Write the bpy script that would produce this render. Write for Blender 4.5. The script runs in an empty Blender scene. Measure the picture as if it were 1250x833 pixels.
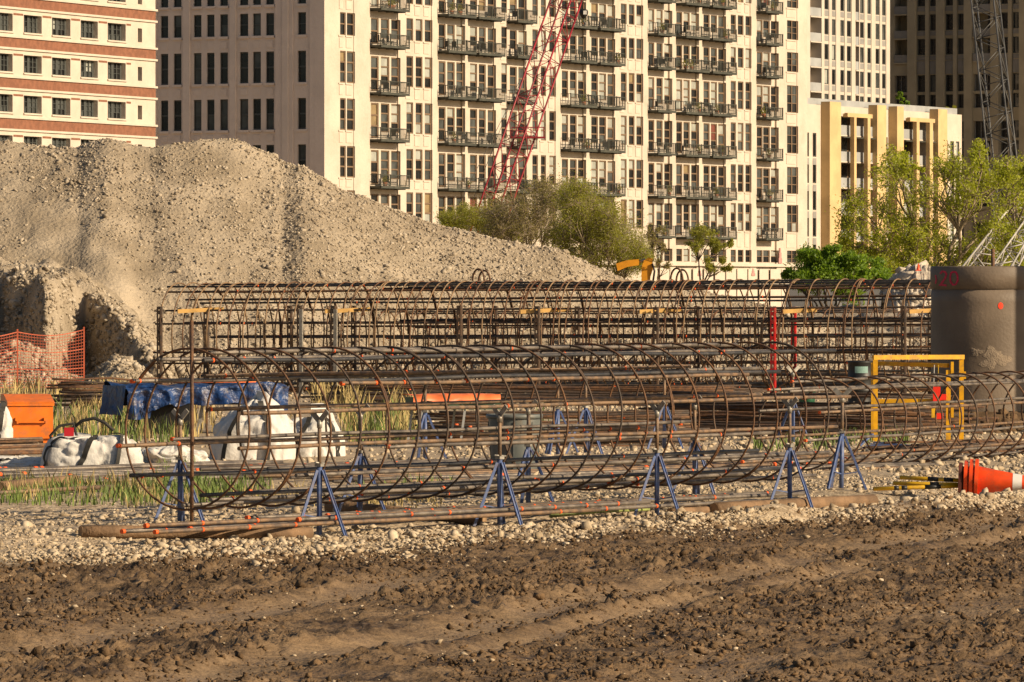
import bpy, math, random
import numpy as np
from mathutils import Matrix, Vector

# ------------------------------------------------------------------ camera, sky, sun, exposure
S = bpy.context.scene
COL = S.collection
F = 6944.0            # focal length in photo pixels (200 mm lens on a 36 mm sensor, 1250 px wide)
HZ = 361.0            # image row of the horizon
EYE = 2.1             # camera height, metres
cd = bpy.data.cameras.new('camera'); cam = bpy.data.objects.new('camera', cd); COL.objects.link(cam)
cam.location = (0, 0, EYE); cam.rotation_euler = (math.radians(90), 0, 0)
cd.lens = 200.0; cd.sensor_width = 36.0; cd.sensor_fit = 'HORIZONTAL'
cd.shift_y = -(416.5 - HZ) / 1250.0
cd.clip_start = 1.0; cd.clip_end = 6000.0
S.camera = cam
SUN_EL = math.radians(25.0)
SUN_AZ = math.radians(25.0)      # degrees behind the camera's right hand
sdir = Vector((math.cos(SUN_AZ)*math.cos(SUN_EL), -math.sin(SUN_AZ)*math.cos(SUN_EL), math.sin(SUN_EL)))
w = bpy.data.worlds.new('World'); S.world = w; w.use_nodes = True
nt = w.node_tree; nt.nodes.clear()
sky = nt.nodes.new('ShaderNodeTexSky'); sky.sky_type = 'NISHITA'; sky.sun_disc = False
sky.sun_elevation = SUN_EL; sky.sun_rotation = math.radians(90) + SUN_AZ
sky.air_density = 1.0; sky.dust_density = 2.5; sky.ozone_density = 1.0
bg = nt.nodes.new('ShaderNodeBackground'); bg.inputs[1].default_value = 0.054
wo = nt.nodes.new('ShaderNodeOutputWorld')
nt.links.new(sky.outputs[0], bg.inputs[0]); nt.links.new(bg.outputs[0], wo.inputs[0])
ld = bpy.data.lights.new('sun', 'SUN'); lo = bpy.data.objects.new('sun', ld); COL.objects.link(lo)
ld.energy = 5.0; ld.angle = math.radians(0.53); ld.color = (1.0, 0.80, 0.55)
lo.rotation_euler = sdir.to_track_quat('Z', 'Y').to_euler(); lo.location = (60, -40, 60)
S.view_settings.view_transform = 'Standard'; S.view_settings.look = 'None'
S.view_settings.exposure = 0.38; S.view_settings.gamma = 1.0; S.view_settings.use_curve_mapping = False
S.cycles.max_bounces = 4; S.cycles.diffuse_bounces = 2; S.cycles.glossy_bounces = 2
S.cycles.transparent_max_bounces = 6; S.cycles.caustics_reflective = False; S.cycles.caustics_refractive = False

R = random.Random(7)
NR = np.random.default_rng(11)
W = {}                                     # object -> world matrix

# ------------------------------------------------------------------ small maths
def P(px, py, D):
    return Vector(((px-625.0)/F*D, D, EYE-(py-HZ)/F*D))
def sst(a, b, x):
    t = np.clip((x-a)/(b-a), 0, 1); return t*t*(3-2*t)
def _hash(ix, iy, iz, seed):
    h = (ix*374761393 + iy*668265263 + iz*2147483647 + seed*1274126177) & 0xffffffff
    h = ((h ^ (h >> 13))*1274126177) & 0xffffffff
    h = ((h ^ (h >> 16))*2246822519) & 0xffffffff
    return ((h ^ (h >> 15)) & 0xffffff)/16777215.0
def vn(x, y, z=0.0, seed=0):
    x, y, z = np.broadcast_arrays(np.asarray(x, float), np.asarray(y, float), np.asarray(z, float))
    fx, fy, fz = np.floor(x), np.floor(y), np.floor(z)
    ix, iy, iz = fx.astype(np.int64), fy.astype(np.int64), fz.astype(np.int64)
    u, v, t = x-fx, y-fy, z-fz
    u = u*u*(3-2*u); v = v*v*(3-2*v); t = t*t*(3-2*t)
    def pl(k):
        a = _hash(ix, iy, k, seed); b = _hash(ix+1, iy, k, seed)
        c = _hash(ix, iy+1, k, seed); d = _hash(ix+1, iy+1, k, seed)
        return (a*(1-u)+b*u)*(1-v)+(c*(1-u)+d*u)*v
    if np.all(t == 0): return pl(iz)*2-1
    return (pl(iz)*(1-t)+pl(iz+1)*t)*2-1
def fbm(x, y, z=0.0, seed=0, o=4, g=0.5):
    r = 0; a = 1.0; s = 0
    for k in range(o):
        r = r + a*vn(np.asarray(x)*2**k+17.3*k, np.asarray(y)*2**k-9.1*k, np.asarray(z)*2**k, seed+k); s += a; a *= g
    return r/s

# the axis of the near cage fixes the lie of the verge
AX = np.array((-2.80, 49.0)); AU = np.array((5.38, 7.7))/math.hypot(5.38, 7.7); AN = np.array((AU[1], -AU[0]))   # AN points to the camera side
def qoff(x, y): return -((np.asarray(x)-AX[0])*AN[0] + (np.asarray(y)-AX[1])*AN[1])
def gz(x, y):
    """smooth ground height"""
    q = qoff(x, y)
    return 0.1*sst(-0.5, 0.7, q)
def GP(px, py):
    """point on the ground seen at a photo pixel"""
    D = 2.0*F/(py-HZ)
    for k in range(6):
        x = (px-625.0)/F*D; D = (EYE-float(gz(x, D)))*F/(py-HZ)
    x = (px-625.0)/F*D
    return Vector((x, D, float(gz(x, D))))

# ------------------------------------------------------------------ objects
def M3(loc=(0, 0, 0), rz=0.0, sc=(1, 1, 1)):
    return Matrix.Translation(loc) @ Matrix.Rotation(rz, 4, 'Z') @ Matrix.Diagonal((*sc, 1))
def place(o, mw, parent=None):
    o.parent = parent; W[o] = mw
    o.matrix_basis = (W[parent].inverted() @ mw) if parent is not None else mw
    return o
def tag(o, label=None, cat=None, group=None, kind=None):
    if label: o['label'] = label
    if cat: o['category'] = cat
    if group: o['group'] = group
    if kind: o['kind'] = kind
    return o
def thing(name, label, cat, loc=(0, 0, 0), rz=0.0, group=None):
    o = bpy.data.objects.new(name, None); COL.objects.link(o); o.empty_display_size = 0.1
    place(o, M3(loc, rz)); return tag(o, label, cat, group)
def mesh_np(name, v, f, smooth=False):
    me = bpy.data.meshes.new(name)
    v = np.asarray(v, np.float32); f = np.asarray(f, np.int32)
    n = f.shape[1]
    me.vertices.add(len(v)); me.vertices.foreach_set('co', v.ravel())
    me.loops.add(f.size); me.loops.foreach_set('vertex_index', f.ravel())
    me.polygons.add(len(f)); me.polygons.foreach_set('loop_start', np.arange(0, f.size, n, dtype=np.int32))
    me.polygons.foreach_set('loop_total', np.full(len(f), n, np.int32))
    if smooth: me.polygons.foreach_set('use_smooth', np.ones(len(f), bool))
    me.update(calc_edges=True); return me
class MB:
    """collects shapes, in world (or local) coordinates, for ONE mesh"""
    def __init__(s): s.v = []; s.f = []; s.sm = []
    def add(s, v, f, smooth=False):
        b = len(s.v); s.v += [tuple(p) for p in v]; s.f += [tuple(i+b for i in q) for q in f]; s.sm += [smooth]*len(f); return s
    def box(s, lo, hi, M=None):
        (a, b, c), (d, e, g) = lo, hi
        v = [(a,b,c),(d,b,c),(d,e,c),(a,e,c),(a,b,g),(d,b,g),(d,e,g),(a,e,g)]
        if M is not None: v = [M @ Vector(p) for p in v]
        return s.add(v, [(3,2,1,0),(4,5,6,7),(0,1,5,4),(1,2,6,5),(2,3,7,6),(3,0,4,7)])
    def bar(s, a, b, wd, ht=None, up=(0, 0, 1)):
        """rectangular bar from a to b"""
        a, b = Vector(a), Vector(b); d = (b-a); L = d.length; d.normalize(); ht = ht or wd
        up = Vector(up)
        if abs(d.dot(up)) > 0.98: up = Vector((1, 0, 0))
        x = d.cross(up).normalized(); y = x.cross(d)
        v = []
        for t in (a, b):
            for i, j in ((-1,-1),(1,-1),(1,1),(-1,1)): v.append(t + x*(i*wd/2) + y*(j*ht/2))
        return s.add(v, [(3,2,1,0),(4,5,6,7),(0,1,5,4),(1,2,6,5),(2,3,7,6),(3,0,4,7)])
    def tube(s, pts, r, n=8, cap=True, closed=False):
        pts = [Vector(p) for p in pts]; k = len(pts)
        rr = r if hasattr(r, '__len__') else [r]*k
        v = []; pu = None
        for i, p in enumerate(pts):
            if closed: d = pts[(i+1) % k]-pts[i-1]
            else: d = pts[min(i+1, k-1)]-pts[max(i-1, 0)]
            d = d.normalized() if d.length > 1e-9 else Vector((0, 0, 1))
            if pu is None:
                u = Vector((0, 0, 1)) if abs(d.z) < 0.9 else Vector((1, 0, 0))
                u = (u-d*u.dot(d)).normalized()
            else:
                u = (pu-d*pu.dot(d)); u = u.normalized() if u.length > 1e-6 else pu
            pu = u; x = d.cross(u)
            for j in range(n):
                a = 2*math.pi*j/n; v.append(p+(u*math.cos(a)+x*math.sin(a))*rr[i])
        f = []
        for i in range(k if closed else k-1):
            i2 = (i+1) % k
            for j in range(n): f.append((i*n+j, i*n+(j+1) % n, i2*n+(j+1) % n, i2*n+j))
        s.add(v, f, True)
        if cap and not closed:
            b = len(s.v)-k*n
            s.f.append(tuple(b+j for j in range(n))[::-1]); s.sm.append(False)
            s.f.append(tuple(b+(k-1)*n+j for j in range(n))); s.sm.append(False)
        return s
    def lathe(s, prof, n=24, c=(0, 0, 0), M=None):
        v = []
        for r, z in prof:
            for j in range(n):
                a = 2*math.pi*j/n; p = Vector((c[0]+r*math.cos(a), c[1]+r*math.sin(a), c[2]+z)); v.append(M @ p if M is not None else p)
        f = []
        for i in range(len(prof)-1):
            for j in range(n): f.append((i*n+j, i*n+(j+1) % n, (i+1)*n+(j+1) % n, (i+1)*n+j))
        return s.add(v, f, True)
    def grid(s, pts, smooth=True):
        nr = len(pts); nc = len(pts[0])
        return s.add([p for row in pts for p in row], [(i*nc+j, i*nc+j+1, (i+1)*nc+j+1, (i+1)*nc+j) for i in range(nr-1) for j in range(nc-1)], smooth)
    def mesh(s, name, off=None):
        me = bpy.data.meshes.new(name)
        v = s.v if off is None else [(p[0]-off[0], p[1]-off[1], p[2]-off[2]) for p in s.v]
        me.from_pydata([tuple(p) for p in v], [], s.f)
        me.polygons.foreach_set('use_smooth', s.sm); me.update(); return me
    def build(s, name, m, parent=None, mw=None):
        """world-coordinate shapes: origin at the parent's place; local shapes: give mw"""
        if mw is None:
            inv = W[parent].inverted() if parent is not None else Matrix.Identity(4)
            s.v = [inv @ Vector(p) for p in s.v]; mw = W[parent] if parent is not None else Matrix.Identity(4)
        me = s.mesh(name); me.materials.append(m)
        o = bpy.data.objects.new(name, me); COL.objects.link(o); return place(o, mw.copy(), parent)
def inst(name, me, mw, parent=None, m=None):
    o = bpy.data.objects.new(name, me); COL.objects.link(o)
    if m is not None:
        if not me.materials: me.materials.append(m)
        elif me.materials[0] != m: o.material_slots[0].link = 'OBJECT'; o.material_slots[0].material = m
    return place(o, mw, parent)
def kids(o): return [c for c in list(W) if c.parent == o]
def copy_tree(o, mw, label=None, group=None):
    def rec(a, par, m):
        c = a.copy(); COL.objects.link(c); place(c, m, par); return c
    ch = {x: kids(x) for x in [o]+kids(o)}
    T = mw @ W[o].inverted(); r = rec(o, None, mw)
    for p in ch[o]:
        q = rec(p, r, T @ W[p])
        for g in ch.get(p, []): rec(g, q, T @ W[g])
    if label: r['label'] = label
    if group: r['group'] = group
    return r

# ------------------------------------------------------------------ materials
MAT = {}
def mat(name, col, rough=0.8, var=0.2, scale=6.0, bump=0.0, bscale=40.0, metal=0.0, col2=None, lo=0.4, hi=0.62, spec=0.5, detail=5.0, coat=0.0, objspace=False):
    """principled surface: two-tone noise colour (col..col2) plus fine relief"""
    m = bpy.data.materials.new(name); m.use_nodes = True; n = m.node_tree; b = n.nodes['Principled BSDF']; L = n.links.new
    b.inputs['Roughness'].default_value = rough; b.inputs['Metallic'].default_value = metal
    b.inputs['Specular IOR Level'].default_value = spec; b.inputs['Coat Weight'].default_value = coat
    if objspace:
        g = n.nodes.new('ShaderNodeTexCoord'); pos = g.outputs['Object']
    else:
        g = n.nodes.new('ShaderNodeNewGeometry'); pos = g.outputs['Position']
    t = n.nodes.new('ShaderNodeTexNoise'); t.inputs['Scale'].default_value = scale; t.inputs['Detail'].default_value = detail
    L(pos, t.inputs['Vector'])
    r = n.nodes.new('ShaderNodeValToRGB'); L(t.outputs[0], r.inputs[0])
    c2 = col2 or tuple(min(1, c*(1+var)) for c in col); c1 = col if col2 else tuple(c*(1-var) for c in col)
    r.color_ramp.elements[0].position = lo; r.color_ramp.elements[0].color = (*c1, 1)
    r.color_ramp.elements[1].position = hi; r.color_ramp.elements[1].color = (*c2, 1)
    L(r.outputs[0], b.inputs['Base Color'])
    if bump > 0:
        t2 = n.nodes.new('ShaderNodeTexNoise'); t2.inputs['Scale'].default_value = bscale; t2.inputs['Detail'].default_value = 4
        L(pos, t2.inputs['Vector'])
        bp = n.nodes.new('ShaderNodeBump'); bp.inputs['Strength'].default_value = bump; bp.inputs['Distance'].default_value = 1.0/bscale
        L(t2.outputs[0], bp.inputs['Height']); L(bp.outputs[0], b.inputs['Normal'])
    MAT[name] = m; return m
def stone_mat(name, c1, c2, c3, scale):
    """every stone its own tint (cells of the size of the stones)"""
    m = bpy.data.materials.new(name); m.use_nodes = True; n = m.node_tree; b = n.nodes['Principled BSDF']; L = n.links.new
    b.inputs['Roughness'].default_value = 0.9; b.inputs['Specular IOR Level'].default_value = 0.25
    g = n.nodes.new('ShaderNodeNewGeometry'); v = n.nodes.new('ShaderNodeTexVoronoi'); v.inputs['Scale'].default_value = scale
    L(g.outputs['Position'], v.inputs['Vector'])
    sp = n.nodes.new('ShaderNodeSeparateColor'); L(v.outputs['Color'], sp.inputs[0])
    r = n.nodes.new('ShaderNodeValToRGB'); L(sp.outputs[0], r.inputs[0])
    e = r.color_ramp.elements; e[0].color = (*c1, 1); e[1].color = (*c3, 1); k = e.new(0.45); k.color = (*c2, 1)
    t = n.nodes.new('ShaderNodeTexNoise'); t.inputs['Scale'].default_value = scale*6; L(g.outputs['Position'], t.inputs['Vector'])
    mx = n.nodes.new('ShaderNodeMix'); mx.data_type = 'RGBA'; mx.blend_type = 'MULTIPLY'; mx.inputs[0].default_value = 0.5
    L(r.outputs[0], mx.inputs[6]); L(t.outputs[0], mx.inputs[7]); L(mx.outputs[2], b.inputs['Base Color'])
    MAT[name] = m; return m

mat('cream_wall', (0.525, 0.46, 0.38), 0.85, 0.06, 0.35, 0.15, 3.0)
mat('cream_wall_warm', (0.53, 0.465, 0.385), 0.85, 0.05, 0.5, 0.1, 3.0)
mat('grey_stone_wall', (0.76, 0.635, 0.54), 0.85, 0.07, 0.4, 0.15, 3.0)
mat('cream_trim', (0.53, 0.465, 0.385), 0.8, 0.05, 1.0)
mat('mauve_terracotta', (0.42, 0.22, 0.20), 0.8, 0.1, 2.0)
mat('brick_red', (0.215, 0.09, 0.05), 0.9, 0.14, 2.2, 0.3, 9.0)
mat('window_frame_dark', (0.06, 0.065, 0.06), 0.5, 0.1)
mat('window_frame_brown', (0.17, 0.11, 0.065), 0.6, 0.15)
mat('glass_dark', (0.018, 0.018, 0.018), 0.06, 0.3, 0.6, spec=0.6)
mat('glass_mid', (0.07, 0.075, 0.072), 0.07, 0.3, 0.6, spec=0.6)
mat('glass_blind', (0.36, 0.37, 0.33), 0.25, 0.12, 1.0, coat=0.4)
mat('glass_blind_tan', (0.26, 0.19, 0.10), 0.25, 0.15, 1.0, coat=0.4)
mat('glass_blind_red', (0.16, 0.05, 0.035), 0.25, 0.15, 1.0, coat=0.4)
mat('glass_green', (0.10, 0.26, 0.08), 0.25, 0.15, 1.0, coat=0.4)
mat('balcony_steel', (0.05, 0.052, 0.04), 0.6, 0.2, 1.5)
mat('tower_white', (0.50, 0.44, 0.37), 0.8, 0.06, 0.5)
mat('tower_grey_panel', (0.26, 0.25, 0.235), 0.7, 0.1, 0.5)
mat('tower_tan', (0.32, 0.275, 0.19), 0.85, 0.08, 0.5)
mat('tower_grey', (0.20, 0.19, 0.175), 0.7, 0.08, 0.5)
mat('rail_grey', (0.33, 0.34, 0.34), 0.5, 0.1, 0.5)
mat('tan_pier', (0.55, 0.385, 0.19), 0.85, 0.10, 0.4, 0.1, 3.0)
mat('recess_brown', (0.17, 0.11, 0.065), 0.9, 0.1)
mat('crane_red', (0.27, 0.014, 0.023), 0.5, 0.25, 1.0)
mat('crane_dark', (0.07, 0.07, 0.068), 0.6, 0.3, 1.0)
mat('crane_white', (0.42, 0.40, 0.37), 0.6, 0.15, 1.0)
mat('cable', (0.05, 0.045, 0.04), 0.6, 0.1)
mat('bark', (0.085, 0.06, 0.04), 0.9, 0.3, 6.0)
mat('bark_pale', (0.26, 0.205, 0.14), 0.9, 0.3, 6.0)
def leaf_mat(name, c1, c2, tr, scale):
    m = mat(name, c1, 0.55, 0.3, scale, col2=c2, lo=0.35, hi=0.66); n = m.node_tree; L = n.links.new; b = n.nodes['Principled BSDF']
    t = n.nodes.new('ShaderNodeBsdfTranslucent'); t.inputs[0].default_value = (*tr, 1); mx = n.nodes.new('ShaderNodeMixShader'); mx.inputs[0].default_value = 0.42
    L(b.outputs[0], mx.inputs[1]); L(t.outputs[0], mx.inputs[2]); L(mx.outputs[0], n.nodes['Material Output'].inputs[0])
leaf_mat('leaf_spring', (0.20, 0.225, 0.012), (0.35, 0.37, 0.025), (0.70, 0.76, 0.05), 1.3)
leaf_mat('leaf_bush', (0.15, 0.16, 0.018), (0.28, 0.27, 0.04), (0.60, 0.60, 0.06), 0.9)
leaf_mat('leaf_twiggy', (0.16, 0.14, 0.04), (0.30, 0.255, 0.085), (0.50, 0.44, 0.10), 1.0)
leaf_mat('leaf_bright', (0.085, 0.15, 0.010), (0.165, 0.255, 0.02), (0.40, 0.60, 0.04), 2.0)
mat('rust', (0.16, 0.075, 0.03), 0.75, 0.4, 14.0, 0.4, 60.0, col2=(0.075, 0.04, 0.024))
mat('rust_pale', (0.27, 0.17, 0.085), 0.75, 0.3, 5.0, 0.2, 50.0, col2=(0.12, 0.07, 0.04))
mat('rust_dark', (0.10, 0.06, 0.036), 0.75, 0.3, 9.0, 0.3, 60.0, col2=(0.045, 0.034, 0.027))
mat('bar_grey', (0.22, 0.185, 0.15), 0.5, 0.3, 7.0, 0.5, 120.0, metal=0.35, col2=(0.10, 0.085, 0.075))
mat('bar_black', (0.035, 0.036, 0.04), 0.5, 0.3, 7.0, 0.5, 120.0, metal=0.3, col2=(0.075, 0.068, 0.064))
mat('bar_rusty', (0.24, 0.15, 0.085), 0.6, 0.3, 11.0, 0.5, 120.0, metal=0.2, col2=(0.11, 0.08, 0.06))
mat('paint_orange', (0.85, 0.12, 0.015), 0.6, 0.15, 20.0)
mat('blue_paint', (0.06, 0.10, 0.25), 0.45, 0.25, 30.0, col2=(0.10, 0.14, 0.27))
mat('galvanised', (0.33, 0.31, 0.27), 0.5, 0.2, 20.0, metal=0.4)
mat('red_post', (0.45, 0.012, 0.012), 0.5, 0.2, 10.0)
mat('timber_brown', (0.19, 0.115, 0.06), 0.85, 0.25, 5.0, 0.4, 30.0)
mat('timber_end', (0.30, 0.19, 0.10), 0.85, 0.2, 20.0)
mat('timber_yellow', (0.60, 0.36, 0.11), 0.8, 0.15, 5.0)
mat('box_orange', (0.78, 0.175, 0.008), 0.45, 0.12, 5.0, coat=0.2)
mat('bag_white', (0.62, 0.60, 0.56), 0.75, 0.06, 5.0, 0.25, 9.0)
mat('strap_black', (0.022, 0.020, 0.016), 0.7, 0.3, 30.0)
mat('tarp_blue', (0.012, 0.042, 0.14), 0.42, 0.3, 9.0, 0.5, 7.0)
mat('bin_grey', (0.125, 0.14, 0.135), 0.5, 0.12, 6.0)
mat('black_plastic', (0.012, 0.012, 0.012), 0.5, 0.2)
mat('guard_yellow', (0.72, 0.37, 0.006), 0.45, 0.12, 8.0)
mat('cone_orange', (0.80, 0.075, 0.008), 0.42, 0.10, 10.0)
mat('cone_dark', (0.10, 0.022, 0.012), 0.7, 0.3, 10.0)
mat('reflective_white', (0.70, 0.68, 0.64), 0.4, 0.1)
mat('pole_yellow', (0.72, 0.42, 0.012), 0.45, 0.1)
mat('safety_red', (0.75, 0.03, 0.012), 0.4, 0.1)
mat('green_paint', (0.008, 0.075, 0.035), 0.45, 0.2, 8.0)
mat('sheet_orange', (0.80, 0.19, 0.06), 0.5, 0.2, 6.0)
mat('net_orange', (0.55, 0.12, 0.055), 0.6, 0.15, 10.0)
mat('pier_concrete', (0.14, 0.105, 0.073), 0.62, 0.3, 0.9, 0.12, 22.0, col2=(0.235, 0.18, 0.128), lo=0.42, hi=0.66)
mat('mud_splash', (0.25, 0.195, 0.14), 0.95, 0.15, 8.0, 0.6, 40.0)
mat('paint_red', (0.62, 0.025, 0.075), 0.7, 0.2, 25.0)
mat('paint_fluoro', (1.0, 0.055, 0.01), 0.6, 0.05)
mat('stick_green', (0.30, 0.34, 0.10), 0.6, 0.25, 9.0)
mat('dry_grass', (0.36, 0.275, 0.11), 0.8, 0.3, 1.5)
mat('green_grass', (0.115, 0.165, 0.03), 0.7, 0.35, 1.5)
mat('fence_grey', (0.16, 0.16, 0.165), 0.7, 0.12, 0.4)
mat('fence_print', (0.28, 0.28, 0.28), 0.7, 0.05)
mat('excavator_yellow', (0.58, 0.24, 0.006), 0.5, 0.15, 2.0)
mat('rubble_white', (0.46, 0.40, 0.32), 0.9, 0.2, 1.2, 0.6, 8.0)
mat('mud_clod', (0.125, 0.078, 0.040), 0.9, 0.35, 3.0, 0.5, 45.0, spec=0.25)
mat('puddle_water', (0.20, 0.17, 0.14), 0.03, 0.1)
mat('pot_terracotta', (0.35, 0.14, 0.07), 0.8, 0.15)
mat('bag_red', (0.55, 0.02, 0.03), 0.5, 0.1)
stone_mat('gravel_pale', (0.40, 0.305, 0.195), (0.56, 0.445, 0.30), (0.70, 0.58, 0.42), 9.0)
stone_mat('gravel_mound_stone', (0.32, 0.255, 0.18), (0.47, 0.39, 0.285), (0.62, 0.53, 0.41), 5.0)

def soil(name, dirt=(0.17, 0.125, 0.08), scale=5.0, lo=0.50, hi=0.72, amount=0.75):
    """dried mud and scuffs over a painted surface"""
    n = MAT[name].node_tree; L = n.links.new; b = n.nodes['Principled BSDF']; src = b.inputs['Base Color'].links[0].from_socket
    g = n.nodes.new('ShaderNodeNewGeometry'); t = n.nodes.new('ShaderNodeTexNoise'); t.inputs['Scale'].default_value = scale; t.inputs['Detail'].default_value = 7; t.inputs['Roughness'].default_value = 0.7; L(g.outputs['Position'], t.inputs['Vector'])
    r = n.nodes.new('ShaderNodeMapRange'); L(t.outputs[0], r.inputs[0]); r.inputs[1].default_value = lo; r.inputs[2].default_value = hi; r.inputs[4].default_value = amount
    mx = n.nodes.new('ShaderNodeMix'); mx.data_type = 'RGBA'; L(r.outputs[0], mx.inputs[0]); L(src, mx.inputs[6]); mx.inputs[7].default_value = (*dirt, 1); L(mx.outputs[2], b.inputs['Base Color'])
for k_, s_ in (('box_orange', 7), ('guard_yellow', 9), ('cone_orange', 9), ('blue_paint', 14), ('bin_grey', 6), ('bag_white', 5), ('pole_yellow', 9), ('red_post', 8), ('tarp_blue', 6), ('galvanised', 14)): soil(k_, scale=s_, amount=0.55 if k_ in ('bag_white', 'cone_orange', 'box_orange') else 0.75)
soil('cream_wall', (0.36, 0.29, 0.215), 0.5, 0.50, 0.75, 0.5); soil('cream_wall_warm', (0.38, 0.31, 0.235), 0.6, 0.52, 0.75, 0.45); soil('grey_stone_wall', (0.55, 0.45, 0.38), 0.4, 0.5, 0.7, 0.5)
# ------------------------------------------------------------------ ground: one sheet, mud track in front of a gravel verge
def ground_material():
    m = bpy.data.materials.new('ground_surface'); m.use_nodes = True; n = m.node_tree; b = n.nodes['Principled BSDF']; L = n.links.new
    g = n.nodes.new('ShaderNodeNewGeometry'); pos = g.outputs['Position']
    def math_(op, a, c=None, d=None):
        k = n.nodes.new('ShaderNodeMath'); k.operation = op
        for i, v in enumerate((a, c, d)):
            if v is None: continue
            if isinstance(v, (int, float)): k.inputs[i].default_value = v
            else: L(v, k.inputs[i])
        return k.outputs[0]
    def noise(s, det=4.0, stretch=None):
        t = n.nodes.new('ShaderNodeTexNoise'); t.inputs['Scale'].default_value = s; t.inputs['Detail'].default_value = det
        L(pos, t.inputs['Vector']); return t.outputs[0]
    def ramp(x, stops):
        r = n.nodes.new('ShaderNodeValToRGB'); L(x, r.inputs[0]); e = r.color_ramp.elements
        for i, (p, c) in enumerate(stops):
            k = e[i] if i < 2 else e.new(p)
            k.position = p; k.color = (*c, 1)
        return r.outputs[0]
    def mix(f, a, c):
        k = n.nodes.new('ShaderNodeMix'); k.data_type = 'RGBA'; L(f, k.inputs[0]); L(a, k.inputs[6]); L(c, k.inputs[7]); return k.outputs[2]
    dp = n.nodes.new('ShaderNodeVectorMath'); dp.operation = 'DOT_PRODUCT'; L(pos, dp.inputs[0]); dp.inputs[1].default_value = (-AN[0], -AN[1], 0)
    q = math_('ADD', dp.outputs['Value'], float(AX[0]*AN[0]+AX[1]*AN[1]))
    qn = math_('ADD', q, math_('MULTIPLY', math_('SUBTRACT', noise(0.9, 3), 0.5), 2.4))
    fmud = math_('SMOOTH_MIN', 1.0, math_('MAXIMUM', 0.0, math_('MULTIPLY', math_('ADD', qn, 2.3), 2.2)), 0.2)   # 0 mud .. 1 gravel
    mud = mix(ramp(noise(16, 4), [(0.42, (0, 0, 0)), (0.62, (0.6, 0.6, 0.6))]), ramp(noise(1.5, 8), [(0.36, (0.048, 0.029, 0.015)), (0.66, (0.225, 0.148, 0.080)), (0.5, (0.135, 0.086, 0.044))]), ramp(noise(2.0, 4), [(0.35, (0.14, 0.090, 0.048)), (0.7, (0.28, 0.190, 0.108))]))
    ab = n.nodes.new('ShaderNodeAttribute'); ab.attribute_name = 'compacted'; dry = ramp(noise(5.0, 5), [(0.35, (0.21, 0.142, 0.080)), (0.7, (0.31, 0.215, 0.125))])
    mud = mix(math_('MULTIPLY', ab.outputs['Fac'], 0.85), mud, dry)
    # gravel tint: stones of several sizes
    v = n.nodes.new('ShaderNodeTexVoronoi'); v.inputs['Scale'].default_value = 14.0; L(pos, v.inputs['Vector'])
    sp = n.nodes.new('ShaderNodeSeparateColor'); L(v.outputs['Color'], sp.inputs[0])
    grav = ramp(sp.outputs[0], [(0.0, (0.27, 0.20, 0.125)), (1.0, (0.58, 0.47, 0.33)), (0.5, (0.43, 0.335, 0.225))])
    earth = ramp(noise(0.5, 6), [(0.35, (0.20, 0.15, 0.09)), (0.7, (0.40, 0.32, 0.21))])
    fe = ramp(noise(0.16, 4), [(0.42, (0, 0, 0)), (0.62, (0.75, 0.75, 0.75))])
    gv = mix(fe, grav, earth)
    # stray gravel trodden into the mud
    fs = math_('MULTIPLY', math_('GREATER_THAN', sp.outputs[1], 0.86), math_('GREATER_THAN', noise(0.7, 3), 0.52))
    L(mix(fmud, mud, gv), b.inputs['Base Color'])
    rr = n.nodes.new('ShaderNodeMapRange'); L(noise(1.3, 3), rr.inputs[0]); rr.inputs[1].default_value = 0.35; rr.inputs[2].default_value = 0.65; rr.inputs[3].default_value = 0.55; rr.inputs[4].default_value = 0.95
    L(rr.outputs[0], b.inputs['Roughness']); b.inputs['Specular IOR Level'].default_value = 0.3
    bp = n.nodes.new('ShaderNodeBump'); bp.inputs['Strength'].default_value = 0.8; bp.inputs['Distance'].default_value = 0.03
    L(noise(24, 6), bp.inputs['Height']); L(bp.outputs[0], b.inputs['Normal'])
    return m
def track_c(x, y): return (x+0.44)*0.958-(y-36)*0.287
PUD = GP(60, 724)
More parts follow.
